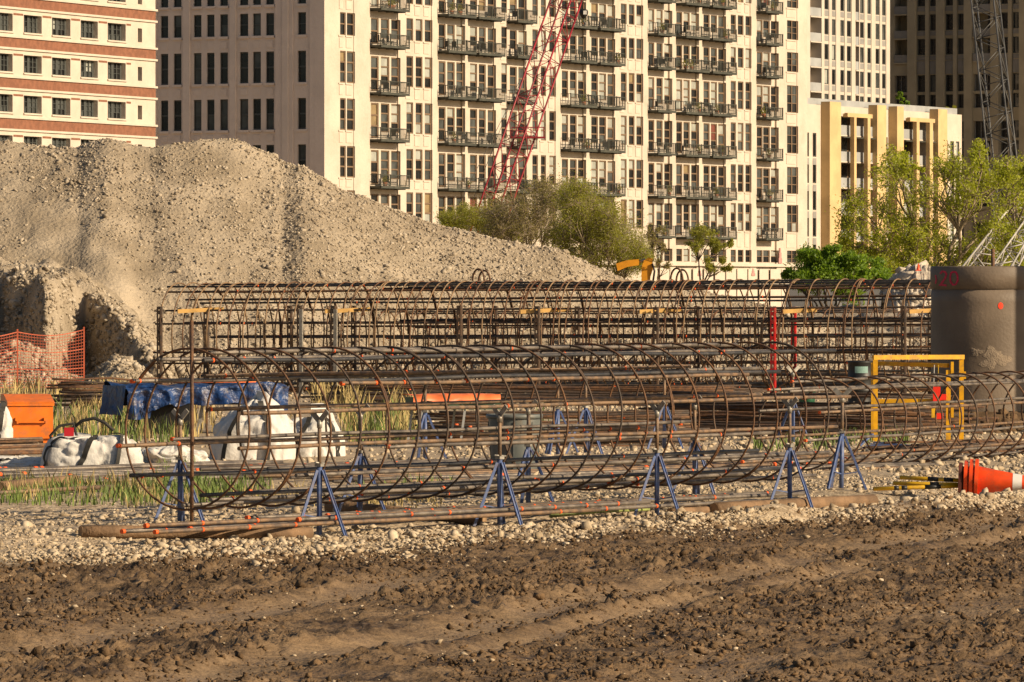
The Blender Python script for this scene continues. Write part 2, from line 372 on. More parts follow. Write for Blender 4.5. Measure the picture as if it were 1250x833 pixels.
def mud_relief(x, y, want_band=False):
    x = np.asarray(x, float); y = np.asarray(y, float)
    q = qoff(x, y)+0.7*fbm(x*0.9, y*0.9, 0, 5, 2)
    mud = 1-sst(-2.5, -1.9, q)
    c = track_c(x, y)+0.30*vn(x*0.5, y*0.22, 0, 8)+0.08*vn(x*2.1, y*1.2, 0, 9)
    band = 0; berm = 0
    for c0, wd in ((-2.1, 0.36), (-0.1, 0.30), (0.62, 0.2), (2.6, 0.40)):
        band = np.maximum(band, np.exp(-((c-c0)/wd)**4)); berm = np.maximum(berm, np.exp(-((np.abs(c-c0)-wd*1.4)/(wd*0.4))**2))
    band = band*sst(-0.3, 0.25, fbm(x*0.5, y*0.22, 0, 61, 3)+0.05)
    rough = (1-0.9*band)*(0.6+0.7*sst(-0.35, 0.4, fbm(x*0.6, y*0.35, 0, 65, 3)))
    lump = np.abs(fbm(x*5.5, y*4.0, 0, 21, 4))
    clod = np.maximum(0, fbm(x*15, y*12, 0, 33, 3)-0.02)
    crumb = np.maximum(0, vn(x*31, y*27, 0, 40))
    tread = 0.012*np.maximum(0, np.sin((y*0.958+x*0.287)*2*math.pi/0.17))*np.exp(-((c-2.6)/0.36)**4)
    z = 0.04*fbm(x*0.8, y*0.5, 0, 3, 3) + rough*(0.04*lump + 0.07*clod + 0.036*crumb) - 0.03*band + 0.03*berm*(0.4+0.8*np.maximum(0, fbm(x*3, y*2, 0, 44, 3)+0.2)) + tread
    ridge = 0.12*np.exp(-((qoff(x, y)+1.75)/0.42)**2)*sst(-0.5, 2.0, x)*(0.75+0.6*vn(x*1.6, y*1.2, 0, 77))
    grv = 0.02*fbm(x*3, y*3, 0, 12, 3)+0.018*np.maximum(0, vn(x*14, y*12, 0, 14))
    if want_band: return band*mud
    hol = np.exp(-(((x-PUD.x)/0.62)**2+((y-PUD.y)/1.0)**2)**2)
    z = z*(1-hol)-0.05*hol
    return mud*(z-0.04)+(1-mud)*grv*np.clip((75-y)/12, 0.15, 1)+ridge
xs = np.concatenate([[-1500, -600, -250, -120, -60, -35, -22, -15, -11, -8.5], np.arange(-6.6, 6.6, 0.033), [8.5, 11, 15, 22, 35, 60, 120, 250, 600, 1500]])
ys = np.concatenate([[-40, -10, 5, 15, 22, 26, 28], np.arange(29.2, 60.5, 0.053), np.arange(60.6, 90, 0.4), np.arange(91, 180, 3.0), [200, 240, 300, 400, 600, 900, 1500, 2500]])
GX, GY = np.meshgrid(xs, ys)
GZ = gz(GX, GY)+np.where((np.abs(GX) < 9) & (GY > 27) & (GY < 92), mud_relief(GX, GY), 0)
nc, nr = len(xs), len(ys)
idx = np.arange(nc*nr).reshape(nr, nc)
faces = np.stack([idx[:-1, :-1], idx[:-1, 1:], idx[1:, 1:], idx[1:, :-1]], -1).reshape(-1, 4)
me = mesh_np('ground', np.stack([GX, GY, GZ], -1).reshape(-1, 3), faces, True); me.materials.append(ground_material())
at_ = me.attributes.new('compacted', 'FLOAT', 'POINT'); at_.data.foreach_set('value', np.where((np.abs(GX) < 9) & (GY > 27) & (GY < 62), mud_relief(GX, GY, True), 0).astype(np.float32).ravel())
ground = inst('ground', me, Matrix.Identity(4)); tag(ground, 'muddy rutted track running beside a pale gravel verge', kind='structure')
def gh(x, y): return gz(x, y)+mud_relief(np.asarray(x, float), np.asarray(y, float))

# ------------------------------------------------------------------ stones
def ico(sub):
    t = (1+5**0.5)/2
    v = [(-1,t,0),(1,t,0),(-1,-t,0),(1,-t,0),(0,-1,t),(0,1,t),(0,-1,-t),(0,1,-t),(t,0,-1),(t,0,1),(-t,0,-1),(-t,0,1)]
    f = [(0,11,5),(0,5,1),(0,1,7),(0,7,10),(0,10,11),(1,5,9),(5,11,4),(11,10,2),(10,7,6),(7,1,8),(3,9,4),(3,4,2),(3,2,6),(3,6,8),(3,8,9),(4,9,5),(2,4,11),(6,2,10),(8,6,7),(9,8,1)]
    v = [np.array(p)/np.linalg.norm(p) for p in v]
    for _ in range(sub):
        mid = {}; nf = []
        def m_(a, b):
            k = (min(a, b), max(a, b))
            if k not in mid: p = v[a]+v[b]; v.append(p/np.linalg.norm(p)); mid[k] = len(v)-1
            return mid[k]
        for a, b, c in f:
            x, y, z = m_(a, b), m_(b, c), m_(c, a); nf += [(a, x, z), (b, y, x), (c, z, y), (x, y, z)]
        f = nf
    return np.array(v), np.array(f)
def rock_shape(sub, seed):
    r = np.random.default_rng(seed)
    if sub < 0:
        v = np.array([(1,0,0),(-1,0,0),(0,1,0),(0,-1,0),(0,0,1),(0,0,-1)], float)*r.uniform(0.6, 1.3, size=(6, 1))+r.normal(0, 0.22, (6, 3))
        return v*r.uniform(0.75, 1.3, size=3), np.array([(0,2,4),(2,1,4),(1,3,4),(3,0,4),(2,0,5),(1,2,5),(3,1,5),(0,3,5)])
    v, f = ico(sub)
    if sub == 0: v = v*r.uniform(0.5, 1.3, size=(len(v), 1))
    for k in range(9 if sub else 2):                     # chop flats off, as crushed stone has
        d = r.normal(size=3); d /= np.linalg.norm(d); h = r.uniform(0.28, 0.7)
        over = v@d-h; v = v-np.outer(np.maximum(0, over), d)
    return v*r.uniform(0.7, 1.35, size=3)*(1.25 if sub else 1.0), f
def scatter_mesh(name, pos, size, sub, squash=0.75, seed=1, shapes=8, normal=None):
    """many stones as one mesh"""
    r = np.random.default_rng(seed); pos = np.asarray(pos); size = np.asarray(size); V = []; Fc = []; base = 0
    which = r.integers(0, shapes, len(pos))
    for k in range(shapes):
        sv, sf = rock_shape(sub, 100+k+seed*31); ii = np.where(which == k)[0]
        if not len(ii): continue
        q = r.normal(size=(len(ii), 4)); q /= np.linalg.norm(q, axis=1)[:, None]; a, b, c, d = q.T
        Rm = np.stack([1-2*(c*c+d*d), 2*(b*c-a*d), 2*(b*d+a*c), 2*(b*c+a*d), 1-2*(b*b+d*d), 2*(c*d-a*b), 2*(b*d-a*c), 2*(c*d+a*b), 1-2*(b*b+c*c)], -1).reshape(-1, 3, 3)
        vv = np.einsum('nij,vj->nvi', Rm, sv)*size[ii][:, None, None]; vv[:, :, 2] *= squash; vv += pos[ii][:, None, :]
        ff = (sf[None]+(np.arange(len(ii))*len(sv))[:, None, None]+base); V.append(vv.reshape(-1, 3)); Fc.append(ff.reshape(-1, 3)); base += len(ii)*len(sv)
    return mesh_np(name, np.concatenate(V), np.concatenate(Fc), False)
def stuff_stones(name, label, cat, pos, size, m, sub=0, squash=0.75, seed=1):
    me = scatter_mesh(name, pos, size, sub, squash, seed, 16 if sub < 0 else 8); me.materials.append(MAT[m])
    o = inst(name, me, Matrix.Identity(4)); return tag(o, label, cat, kind='stuff')

# verge gravel
n = 46000
t = NR.uniform(-4, 16, n); q = -2.15+NR.gamma(1.3, 2.3, n)+0.5*NR.normal(size=n)*0.8
stray = NR.random(n) < 0.24; q = np.where(stray, -1.8-np.abs(NR.normal(0, 0.8, n))*np.where(t < 4, 1.0, 0.45), q)
x = AX[0]+AU[0]*t-AN[0]*q; y = AX[1]+AU[1]*t-AN[1]*q
keep = (np.abs(x) < 0.098*y+0.6) & (y > 38) & (y < 64) & (fbm(x*0.8, y*0.6, 0, 90, 3) > -0.25-0.15*NR.random(n)) & ~((x < -1.5) & (q > 3.0) & (NR.random(n) < 0.75))
x, y = x[keep], y[keep]; s = np.exp(NR.normal(-4.42, 0.55, len(x))).clip(0.005, 0.05)
pv = np.stack([x, y, gh(x, y)+s*0.12], -1); bigger = s > 0.017
stuff_stones('gravel', 'loose pale limestone gravel along the edge of the mud', 'gravel', pv[bigger], s[bigger], 'gravel_pale', 0, 0.68, 2)
stuff_stones('gravel', 'fine pale grit between the gravel along the edge of the mud', 'gravel', pv[~bigger], s[~bigger], 'gravel_pale', -1, 0.7, 12)
# gravel further back, between the cages
n = 16000
y = 62+NR.random(n)**1.3*60; x = NR.uniform(-0.1, 0.1, n)*y; keep = fbm(x*0.25, y*0.12, 0, 95, 3) > -0.3
keep &= ~((x < -0.02*y) & (NR.random(n) < 0.6)); x, y = x[keep], y[keep]; s = np.exp(NR.normal(-3.65, 0.45, len(x))).clip(0.012, 0.08)
stuff_stones('gravel', 'scattered pale gravel on the ground between the two cages', 'gravel', np.stack([x, y, gh(x, y)+s*0.2], -1), s, 'gravel_pale', -1, 0.75, 3)
# clods in the mud
n = 90000
x = NR.uniform(-5.4, 5.4, n); y = 29+NR.random(n)**1.15*29
c = track_c(x, y); bandd = np.min(np.abs(c[:, None]-np.array((-2.1, -0.1, 0.62, 2.6))), 1)
keep = (np.abs(x) < 0.097*y+0.3) & (qoff(x, y) < -1.3) & ((bandd > 0.25) | (NR.random(n) < 0.3)) & (fbm(x*1.1, y*0.7, 0, 50, 3) > -0.22)
x, y = x[keep], y[keep]; s = np.exp(NR.normal(-4.5, 0.52, len(x))).clip(0.004, 0.04)
stuff_stones('mud_clods', 'dark clods of churned mud across the track', 'mud', np.stack([x, y, gh(x, y)+s*0.15], -1), s, 'mud_clod', -1, 0.75, 4)
n = 4500
x = NR.uniform(-5.4, 5.4, n); y = 29+NR.random(n)*27; keep = (np.abs(x) < 0.097*y+0.3) & (qoff(x, y) < -1.5) & (fbm(x*0.9, y*0.7, 0, 71, 3) > 0.02+0.12*NR.random(n))
x, y = x[keep], y[keep]; s = np.exp(NR.normal(-4.6, 0.5, len(x))).clip(0.005, 0.035)
stuff_stones('gravel', 'stray pale stones pressed into the mud track', 'gravel', np.stack([x, y, gh(x, y)+s*0.15], -1), s, 'gravel_pale', 0, 0.6, 5)
# the larger stones one by one: pieces of the ground
rock_me = []
for k in range(12):
    v, f = rock_shape(0, 900+k); mm = mesh_np('stone', v, f); mm.materials.append(MAT['gravel_pale']); rock_me.append(mm)
for k in range(230):
    tt = R.uniform(-2, 12.5); qq = R.uniform(-2.3, -0.4) if k % 4 else R.uniform(-0.4, 3.0)
    x = AX[0]+AU[0]*tt-AN[0]*qq; y = AX[1]+AU[1]*tt-AN[1]*qq
    if abs(x) > 0.092*y: continue
    s = R.uniform(0.036, 0.055+0.02*(k % 5 == 0))
    inst('stone', rock_me[k % 12], M3((x, y, float(gh(x, y))+s*0.25), R.uniform(0, 6.28), (s*R.uniform(0.8, 1.3), s, s*R.uniform(0.7, 1.05))), ground)
# puddle
c = GP(60, 724); pts = []
for k in range(28):
    a = 2*math.pi*k/28; rr = 0.75+0.25*math.sin(3*a+1)+0.15*math.sin(5*a)
    pts.append((c.x+0.55*rr*math.cos(a), c.y+0.85*rr*math.sin(a), -0.075))
mb = MB(); mb.add(pts+[(c.x, c.y, -0.075)], [(k, (k+1) % 28, 28) for k in range(28)])
pd = mb.build('puddle', MAT['puddle_water']); tag(pd, 'shallow puddle of muddy water in the track', kind='structure')

# ------------------------------------------------------------------ the gravel mound
prof = [(-200,186),(-60,178),(0,174),(60,176),(95,178),(110,171),(130,168),(150,172),(165,178),(185,181),(200,178),(240,172),(260,171),(285,172),(305,181),(335,190),(345,198),(370,201),(395,216),(420,230),(450,243),(500,264),(540,278),(600,292),(650,300),(690,310),(720,322),(745,333),(765,341),(830,352),(900,365),(985,389),(1040,412),(1092,436),(1130,446)]
DR = 148.0
pxs = np.array([(p[0]-625)/F*DR for p in prof]); pzs = np.array([EYE+(HZ-p[1])/F*DR for p in prof])-0.12
def mound_z(x, y):
    zr = np.interp(x*DR/np.maximum(y, 100), pxs, pzs, right=0.0)
    dr = DR+1.2*fbm(x*0.18, 0*x, 0, 201, 3)
    k = 0.62+0.10*fbm(x*0.35, y*0.1, 0, 203, 3)
    zf = (y-(dr-zr/k))*k; zb = (dr+zr/0.7+1.0-y)*0.7
    z = np.minimum(np.minimum(zf, zb), zr)
    # soft crest, gullies
    z = z+0.16*fbm(x*0.7, y*0.5, 0, 205, 4)*sst(0.1, 0.8, z)+0.28*fbm(x*0.22, y*0.22, 0, 207, 3)*sst(0.3, 1.5, zr-z)
    z = (z+0.3)*sst(-27, -17, x)-0.3
    # the cut bench in front, at the left
    pe = x/np.maximum(y, 1)*F+625
    bz = np.interp(pe, [-420, -200, 0, 100, 130, 190, 215], [0.0, 2.3, 2.42, 2.1, 1.65, 0.55, 0.0])
    De = np.interp(pe, [-150, -60, 0, 55, 62, 100, 190, 230], [126.5, 129.5, 131.5, 128.4, 128.6, 132.2, 126.8, 126.0])
    De = De+0.5*fbm(x*1.1, y*0.3, 0, 211, 4)
    De = De+0.35*np.abs(fbm(x*2.6, y*0.8+3, 0, 231, 3)); zbn = np.minimum((y-De)*(1.05+0.5*fbm(x*0.9, y*0.4, 0, 233, 3)), bz+(y-De)*0.035)+0.42*fbm(x*1.5, y*1.5, 0, 213, 4)*sst(0.0, 0.6, y-De)
    toe = -0.06+0.66*np.exp(-(((pe-148)/34)**2+((y-126.3)/2.0)**2))+0.95*np.exp(-(((pe-20)/55)**2+((y-127.6)/1.6)**2))
    z = np.maximum(np.maximum(z, zbn), toe)
    z = z+(0.05+0.16*(1-sst(215, 260, pe))*(1-sst(133, 136, y)))*fbm(x*2.6, y*2.6, 0, 215, 3)*sst(0, 0.4, z)
    return z
mx = np.concatenate([np.arange(-28.0, -15.0, 0.4), np.arange(-15.0, 14.0, 0.105)]); my = np.concatenate([np.arange(121.0, 150.5, 0.13), np.arange(151, 172, 1.0)])
MX, MY = np.meshgrid(mx, my); MZ = np.maximum(mound_z(MX, MY), -0.25)+0.1
idx = np.arange(MX.size).reshape(MX.shape)
faces = np.stack([idx[:-1, :-1], idx[:-1, 1:], idx[1:, 1:], idx[1:, :-1]], -1).reshape(-1, 4)
fz = MZ.ravel()[faces].max(1); faces = faces[fz > 0.09]
me = mesh_np('gravel_mound', np.stack([MX, MY, MZ], -1).reshape(-1, 3), faces, True)
mat('mound_sand', (0.235, 0.187, 0.127), 0.95, 0.2, 0.7, 0.5, 9.0, col2=(0.40, 0.33, 0.24), lo=0.35, hi=0.68)
mm_ = MAT['mound_sand'].node_tree; vo = mm_.nodes.new('ShaderNodeTexVoronoi'); vo.inputs['Scale'].default_value = 9.0; gp_ = mm_.nodes.new('ShaderNodeNewGeometry'); wn = mm_.nodes.new('ShaderNodeTexNoise'); wn.inputs['Scale'].default_value = 3.0; wn.inputs['Detail'].default_value = 5; mm_.links.new(gp_.outputs['Position'], wn.inputs['Vector']); wa = mm_.nodes.new('ShaderNodeVectorMath'); wa.operation = 'MULTIPLY_ADD'; mm_.links.new(wn.outputs['Color'], wa.inputs[0]); wa.inputs[1].default_value = (0.5, 0.5, 0.5); mm_.links.new(gp_.outputs['Position'], wa.inputs[2]); mm_.links.new(wa.outputs[0], vo.inputs['Vector'])
bp_ = [q for q in mm_.nodes if q.type == 'BUMP'][0]; b2 = mm_.nodes.new('ShaderNodeBump'); b2.inputs['Strength'].default_value = 0.45; b2.inputs['Distance'].default_value = 0.045; b2.invert = True
mm_.links.new(vo.outputs['Distance'], b2.inputs['Height']); mm_.links.new(bp_.outputs[0], b2.inputs['Normal']); mm_.links.new(b2.outputs[0], mm_.nodes['Principled BSDF'].inputs['Normal'])
me.materials.append(MAT['mound_sand']); mound = inst('gravel_mound', me, Matrix.Identity(4)); tag(mound, 'large heap of crushed pale gravel with a cut lower bench', 'gravel heap', kind='structure')
n = 165000
x = NR.uniform(-17.5, 11, n); y = NR.uniform(124, 149.5, n); z = mound_z(x, y)
den = 0.46+1.1*fbm(x*0.25+y*0.12, y*0.22, 0, 221, 4)+0.55*sst(-9.5, -5, x)
keep = (z > 0.0) & (y < DR+0.6) & (NR.random(n) < den) & (np.abs(x/y*F) < 800)
x, y, z = x[keep], y[keep], z[keep]; s = np.exp(NR.normal(-3.52, 0.42, len(x))).clip(0.012, 0.10)
stuff_stones('gravel', 'coarse crushed stones covering the large gravel heap', 'gravel', np.stack([x, y, z+0.1+s*0.06], -1), s, 'gravel_mound_stone', -1, 0.75, 6)
n = 9000
pe = NR.uniform(-40, 235, n); y = NR.uniform(125.5, 133.5, n); x = (pe-625)/F*y; z = mound_z(x, y); keep = (z > 0.05) & (fbm(x*1.5, y*1.5, 0, 241, 3) > -0.15); x, y, z = x[keep], y[keep], z[keep]; s = np.exp(NR.normal(-3.2, 0.5, len(x))).clip(0.015, 0.15)
stuff_stones('gravel', 'crumbled stones on the cut bench in front of the heap', 'gravel', np.stack([x, y, z+0.1+s*0.2], -1), s, 'gravel_mound_stone', 0, 0.9, 7)
# ------------------------------------------------------------------ buildings
UNIT = {}
def unit_box():
    if 'box' not in UNIT:
        UNIT['box'] = MB().box((-0.5, -0.5, -0.5), (0.5, 0.5, 0.5)).mesh('block')
    return UNIT['box']
def unit_frame(key, xb, zb, t=0.07, d=0.08):
    """window frame 1 x 1 (x, z from 0..1): rim plus bars at xb and zb; tx = t, tz = t*0.5 of the height"""
    if key not in UNIT:
        b = MB(); tz = t*0.45
        b.box((0, -d, 0), (t, 0, 1)).box((1-t, -d, 0), (1, 0, 1)).box((t, -d, 0), (1-t, 0, tz)).box((t, -d, 1-tz), (1-t, 0, 1))
        for x, k in xb: b.box((x-t*k/2, -d*1.05, tz), (x+t*k/2, 0, 1-tz))
        for z, k in zb: b.box((t, -d*0.9, z-tz*k/2), (1-t, 0, z+tz*k/2))
        UNIT[key] = b.mesh('window')
    return UNIT[key]
class Facade:
    """a vertical plane; local x runs to the right along it, y goes INTO the building, z up"""
    def __init__(s, px, D, ang):
        s.p = np.array(((px-625)/F*D, D)); s.a = math.radians(ang); s.u = np.array((math.cos(s.a), math.sin(s.a)))
        s.M = M3((s.p[0], s.p[1], 0), s.a)
    def sx(s, px):
        k = (px-625)/F; return (k*s.p[1]-s.p[0])/(s.u[0]-k*s.u[1])
    def D(s, px): return s.p[1]+s.u[1]*s.sx(px)
    def z(s, px, py): return EYE+(HZ-py)/F*s.D(px)
    def at(s, x, y, z, sc=(1, 1, 1)): return s.M @ Matrix.Translation((x, y, z)) @ Matrix.Diagonal((*sc, 1))
    def block(s, name, x0, x1, y0, y1, z0, z1, m, parent):
        return inst(name, unit_box_for(m), s.at((x0+x1)/2, (y0+y1)/2, (z0+z1)/2, (x1-x0, y1-y0, z1-z0)), parent)
def unit_box_for(m):
    k = 'box_'+m
    if k not in UNIT:
        me = unit_box().copy(); me.materials.clear(); me.materials.append(MAT[m]); UNIT[k] = me
    return UNIT[k]
def relief_wall(fc, name, m, parent, x0, x1, z0, z1, zones, openings, thick=6.0, sides=(True, True)):
    """one wall sheet with real depth: zones (xa, xb, depth), openings (xa, xb, za, zb, depth); cells joined by their side faces"""
    xs = sorted(set([x0, x1]+[v for a, b, d in zones for v in (a, b)]+[v for o in openings for v in o[:2]])); xs = [v for v in xs if x0 <= v <= x1]
    zs = sorted(set([z0, z1]+[v for o in openings for v in o[2:4]])); zs = [v for v in zs if z0 <= v <= z1]
    nx, nz = len(xs)-1, len(zs)-1
    dep = np.zeros((nx, nz)); cx = [(xs[i]+xs[i+1])/2 for i in range(nx)]; cz = [(zs[j]+zs[j+1])/2 for j in range(nz)]
    for a, b, d in zones:
        for i in range(nx):
            if a < cx[i] < b: dep[i, :] = d
    for a, b, c, d, e in openings:
        for i in range(nx):
            if a < cx[i] < b:
                for j in range(nz):
                    if c < cz[j] < d: dep[i, j] = e
    mb = MB()
    def quad(p): mb.add(p, [(0, 1, 2, 3)])
    for i in range(nx):
        for j in range(nz):
            y = dep[i, j]; a, b, c, d = xs[i], xs[i+1], zs[j], zs[j+1]
            quad([(a, y, c), (b, y, c), (b, y, d), (a, y, d)])
            if i+1 < nx and abs(dep[i+1, j]-y) > 1e-6:
                y2 = dep[i+1, j]; quad([(b, y, c), (b, y2, c), (b, y2, d), (b, y, d)])
            if j+1 < nz and abs(dep[i, j+1]-y) > 1e-6:
                y2 = dep[i, j+1]; quad([(a, y, d), (b, y, d), (b, y2, d), (a, y2, d)])
    if sides[0]: quad([(x0, 0, z0), (x0, 0, z1), (x0, thick, z1), (x0, thick, z0)])
    if sides[1]: quad([(x1, 0, z0), (x1, thick, z0), (x1, thick, z1), (x1, 0, z1)])
    quad([(x0, 0, z1), (x1, 0, z1), (x1, thick, z1), (x0, thick, z1)])
    return mb.build(name, MAT[m], parent, fc.M.copy())
def pane_mat(rng, pal):
    return rng.choices([p[0] for p in pal], [p[1] for p in pal])[0]
def window(fc, parent, x0, x1, z0, z1, y, key, xb, zb, frame_m, splits, pal, rng, t=0.09, by_col=False):
    """frame as a part, its panes as sub-parts; splits: list of (xa, xb, za, zb) in 0..1"""
    fk = key+frame_m
    if fk not in UNIT:
        me = unit_frame(key, xb, zb, t).copy(); me.materials.clear(); me.materials.append(MAT[frame_m]); UNIT[fk] = me
    w_ = inst('window', UNIT[fk], fc.at(x0, y, z0, (x1-x0, 1, z1-z0)), parent)
    k = rng.random(); blind_to = rng.choice((0, 0, 1, 1, 2, 3)) if k < 0.75 else 0
    for i, (a, b, c, d) in enumerate(sorted(splits, key=lambda q: -q[2])):
        m = pane_mat(rng, pal) if not by_col else (by_col if i < blind_to else pane_mat(rng, pal))
        inst('pane', unit_box_for(m), fc.at(x0+(x1-x0)*(a+b)/2, y+0.012+0.012*rng.random(), z0+(z1-z0)*(c+d)/2, ((x1-x0)*(b-a), 0.02, (z1-z0)*(d-c))), w_)
    return w_
brng = random.Random(3)
def in_view(fc, x, zb, zt):
    """False for what lies above the frame or well below the crest of the heap"""
    q = fc.M @ Vector((x, 0, 0)); px = q.x/q.y*F+625; yb = HZ-(zb-EYE)*F/q.y; yt = HZ-(zt-EYE)*F/q.y
    return yb > -8 and yt < float(np.interp(px, [a[0] for a in prof], [a[1] for a in prof], right=400))+25

# ---- the long white loft building: lit front and shaded end wall
fB = Facade(396, 522.0, 62.2)
fB.p = None or fB.p
def fit_facade(f, pxa, Da, pxb, Db, corner):
    A = np.array(((pxa-625)/F*Da, Da)); B = np.array(((pxb-625)/F*Db, Db)); u = (B-A)/np.linalg.norm(B-A)
    f.p = A; f.u = u; f.a = math.atan2(u[1], u[0]); s = f.sx(corner); f.p = A+u*s; f.M = M3((f.p[0], f.p[1], 0), f.a)
fit_facade(fB, 510, 540.0, 966, 614.0, 396)
bB = thing('loft_building', 'tall cream loft building with steel balconies stacked up its sunlit front', 'building', (fB.p[0], fB.p[1], 0))
X = fB.sx
rows_px = [(-53, -29.5), (-14, 9.7), (25.2, 48.6), (64, 87.9), (104.4, 137.8), (154, 187.5), (204, 237), (250.4, 283.7), (306.2, 321)]
rowsB = [(fB.z(966, b), fB.z(966, a)) for a, b in rows_px]
bays = [(452, 487), (534.5, 568.5), (572, 604), (619.5, 643), (684.5, 716.5), (720.5, 751), (791, 813), (825.5, 854), (858, 887), (923.5, 944)]
colsB = [(414, 419.4, 0), (422.3, 430, 0), (452.2, 458.9, 2), (464.3, 472, 1), (476.9, 484.1, 1), (495, 501.8, 0), (506.3, 513.2, 0), (517.4, 524.5, 0),
         (534.9, 540.8, 2), (545.3, 552, 1), (556.5, 563, 1), (573.2, 579.5, 1), (584, 590, 1), (594.8, 601, 2), (611, 617.3, 0), (621.8, 628, 1), (632.3, 638.6, 2), (648.9, 654.3, 0), (659.3, 664.2, 0), (669.6, 675.5, 0),
         (685.4, 690.8, 1), (695.3, 701.2, 1), (705.2, 711, 1), (721.4, 727.2, 1), (731, 737.3, 1), (741.2, 747, 2), (757, 762.8, 0), (766.8, 772.4, 0), (776, 782.3, 0),
         (791.3, 796.2, 2), (801, 806.4, 1), (810.6, 816, 1), (825.3, 830.4, 2), (834, 839.5, 1), (843.5, 849.3, 1), (858.5, 863.9, 1), (867.5, 872.9, 1), (876.5, 882.6, 2), (891.2, 896.3, 0), (899.9, 905.6, 0), (909.2, 914.6, 0),
         (923.6, 928.7, 2), (931.4, 937.5, 1), (940.8, 946.2, 1), (960, 971.9, 3)]
zonesB = [(396, 411, 0), (411, 432, .06), (432, 451.6, 0), (451.6, 487, .22), (487, 527, .08), (527, 534.3, 0), (534.3, 565, .22), (565, 572, .05), (572, 604, .22), (604, 620, .08), (620, 641, .22), (641, 678, .08), (678, 684.6, 0),
          (684.6, 713, .22), (713, 720.6, .05), (720.6, 750, .22), (750, 784, .08), (784, 790.8, 0), (790.8, 817.5, .22), (817.5, 824.9, 0), (824.9, 851, .22), (851, 857.8, .05), (857.8, 885, .22), (885, 916, .08), (916, 923.2, 0), (923.2, 948, .22), (948, 959, 0), (959, 973, .06), (973, 986, 0)]
def depth_at(px):
    for a, b, d in zonesB:
        if a <= px < b: return d
    return 0
XD = lambda px, y: X(px)+y*1.9-0.06
openB = []; winB = []
for a, b, typ in colsB:
    d0 = depth_at((a+b)/2)
    for j, (za, zb) in enumerate(rowsB):
        la, lb = za, zb
        if typ in (1, 2) and j < len(rowsB)-1: lb = zb-0.25
        if typ == 2 and j < len(rowsB)-1: la = za-0.55
        if not in_view(fB, X(a), la, lb): continue
        yw = d0+0.19; ex = 0.12 if typ in (1, 2) else 0.03; xa = XD(a, yw)-0.10-ex; xb_ = XD(b, yw)+0.07+ex
        openB.append((xa, xb_, la, lb, yw)); winB.append((xa, xb_, la, lb, yw-0.03, typ, j))
relief_wall(fB, 'wall', 'cream_wall', bB, X(396), X(985.5), 0, 44, [(X(a), X(b), d) for a, b, d in zonesB], openB, 18.0, (False, True))
palB = [('glass_dark', 6.5), ('glass_mid', 3), ('glass_blind', 0.5)]
three = [(0.09, 0.91, 0.045, 0.345), (0.09, 0.91, 0.345, 0.655), (0.09, 0.91, 0.655, 0.955)]
two = [(0.09, 0.91, 0.045, 0.5), (0.09, 0.91, 0.5, 0.955)]
for a, b, la, lb, y, typ, j in winB:
    short = (rows_px[j][1]-rows_px[j][0]) < 26
    bl = brng.choices(['glass_blind', 'glass_blind_tan', 'glass_blind_red', 'glass_mid'], [4.5, 0.45, 0.2, 3.5])[0]
    if typ == 3: window(fB, bB, a, b, la, lb, y, 'quad', [(0.5, 1.3)], [(0.35, 1), (0.66, 1)], 'window_frame_brown', [(l, r, c, d) for l, r in ((0.06, 0.5), (0.5, 0.94)) for c, d in ((0.03, 0.35), (0.35, 0.66), (0.66, 0.97))], palB, brng, 0.06, bl)
    elif short: window(fB, bB, a, b, la, lb, y, 'sash2', [], [(0.5, 1.4)], 'window_frame_brown', two, palB, brng, 0.09, bl)
    else: window(fB, bB, a, b, la, lb, y, 'sash3', [], [(0.345, 1.2), (0.655, 1.2)], 'window_frame_brown', three, palB, brng, 0.09, bl)
# sunk panels under the windows away from the balconies
for a, b, typ in colsB:
    if typ in (0, 3):
        d0 = depth_at((a+b)/2)
        for j in range(1, len(rowsB)-1):
            top = rowsB[j][0]-0.25; bot = rowsB[j+1][1]+0.3
            if top-bot > 0.5 and in_view(fB, X(a), bot, top): fB.block('spandrel_panel', X(a)+0.08, X(b)-0.08, d0-0.05, d0+0.002, bot, top, 'cream_trim', bB)
        for j in [j for j in range(1, len(rowsB)-1) if in_view(fB, X(a), rowsB[j][0]-0.2, rowsB[j][0])]: fB.block('sill', X(a)-0.05, X(b)+0.05, d0-0.09, d0+0.003, rowsB[j][0]-0.16, rowsB[j][0]-0.02, 'cream_trim', bB)
zc = fB.z(966, 325)
fB.block('cornice', X(396), X(985.5), -0.28, 0.1, zc-0.1, zc+0.22, 'cream_trim', bB)
for p in np.arange(805, 980, 13.5): fB.block('wall_panel', X(p), X(p+11), -0.06, 0.003, 0.3, zc-0.35, 'cream_trim', bB)
for p, yb, yt in ((951.5, 322, 303), (977, 322, 303), (918.5, 337, 328), (853, 337, 328)):
    zt, zb = fB.z(p, yt), fB.z(p, yb); m_ = MB(); xc = X(p)
    for k, (wd, f0, f1) in enumerate(((0.62, 0, 0.35), (0.44, 0.35, 0.7), (0.24, 0.7, 1.0))): m_.box((xc-wd/2*1.3, -0.13+0.015*k, zb+(zt-zb)*f0), (xc+wd/2*1.3, 0.02, zb+(zt-zb)*f1))
    m_.build('ornament', MAT['mauve_terracotta'], bB, fB.M.copy())
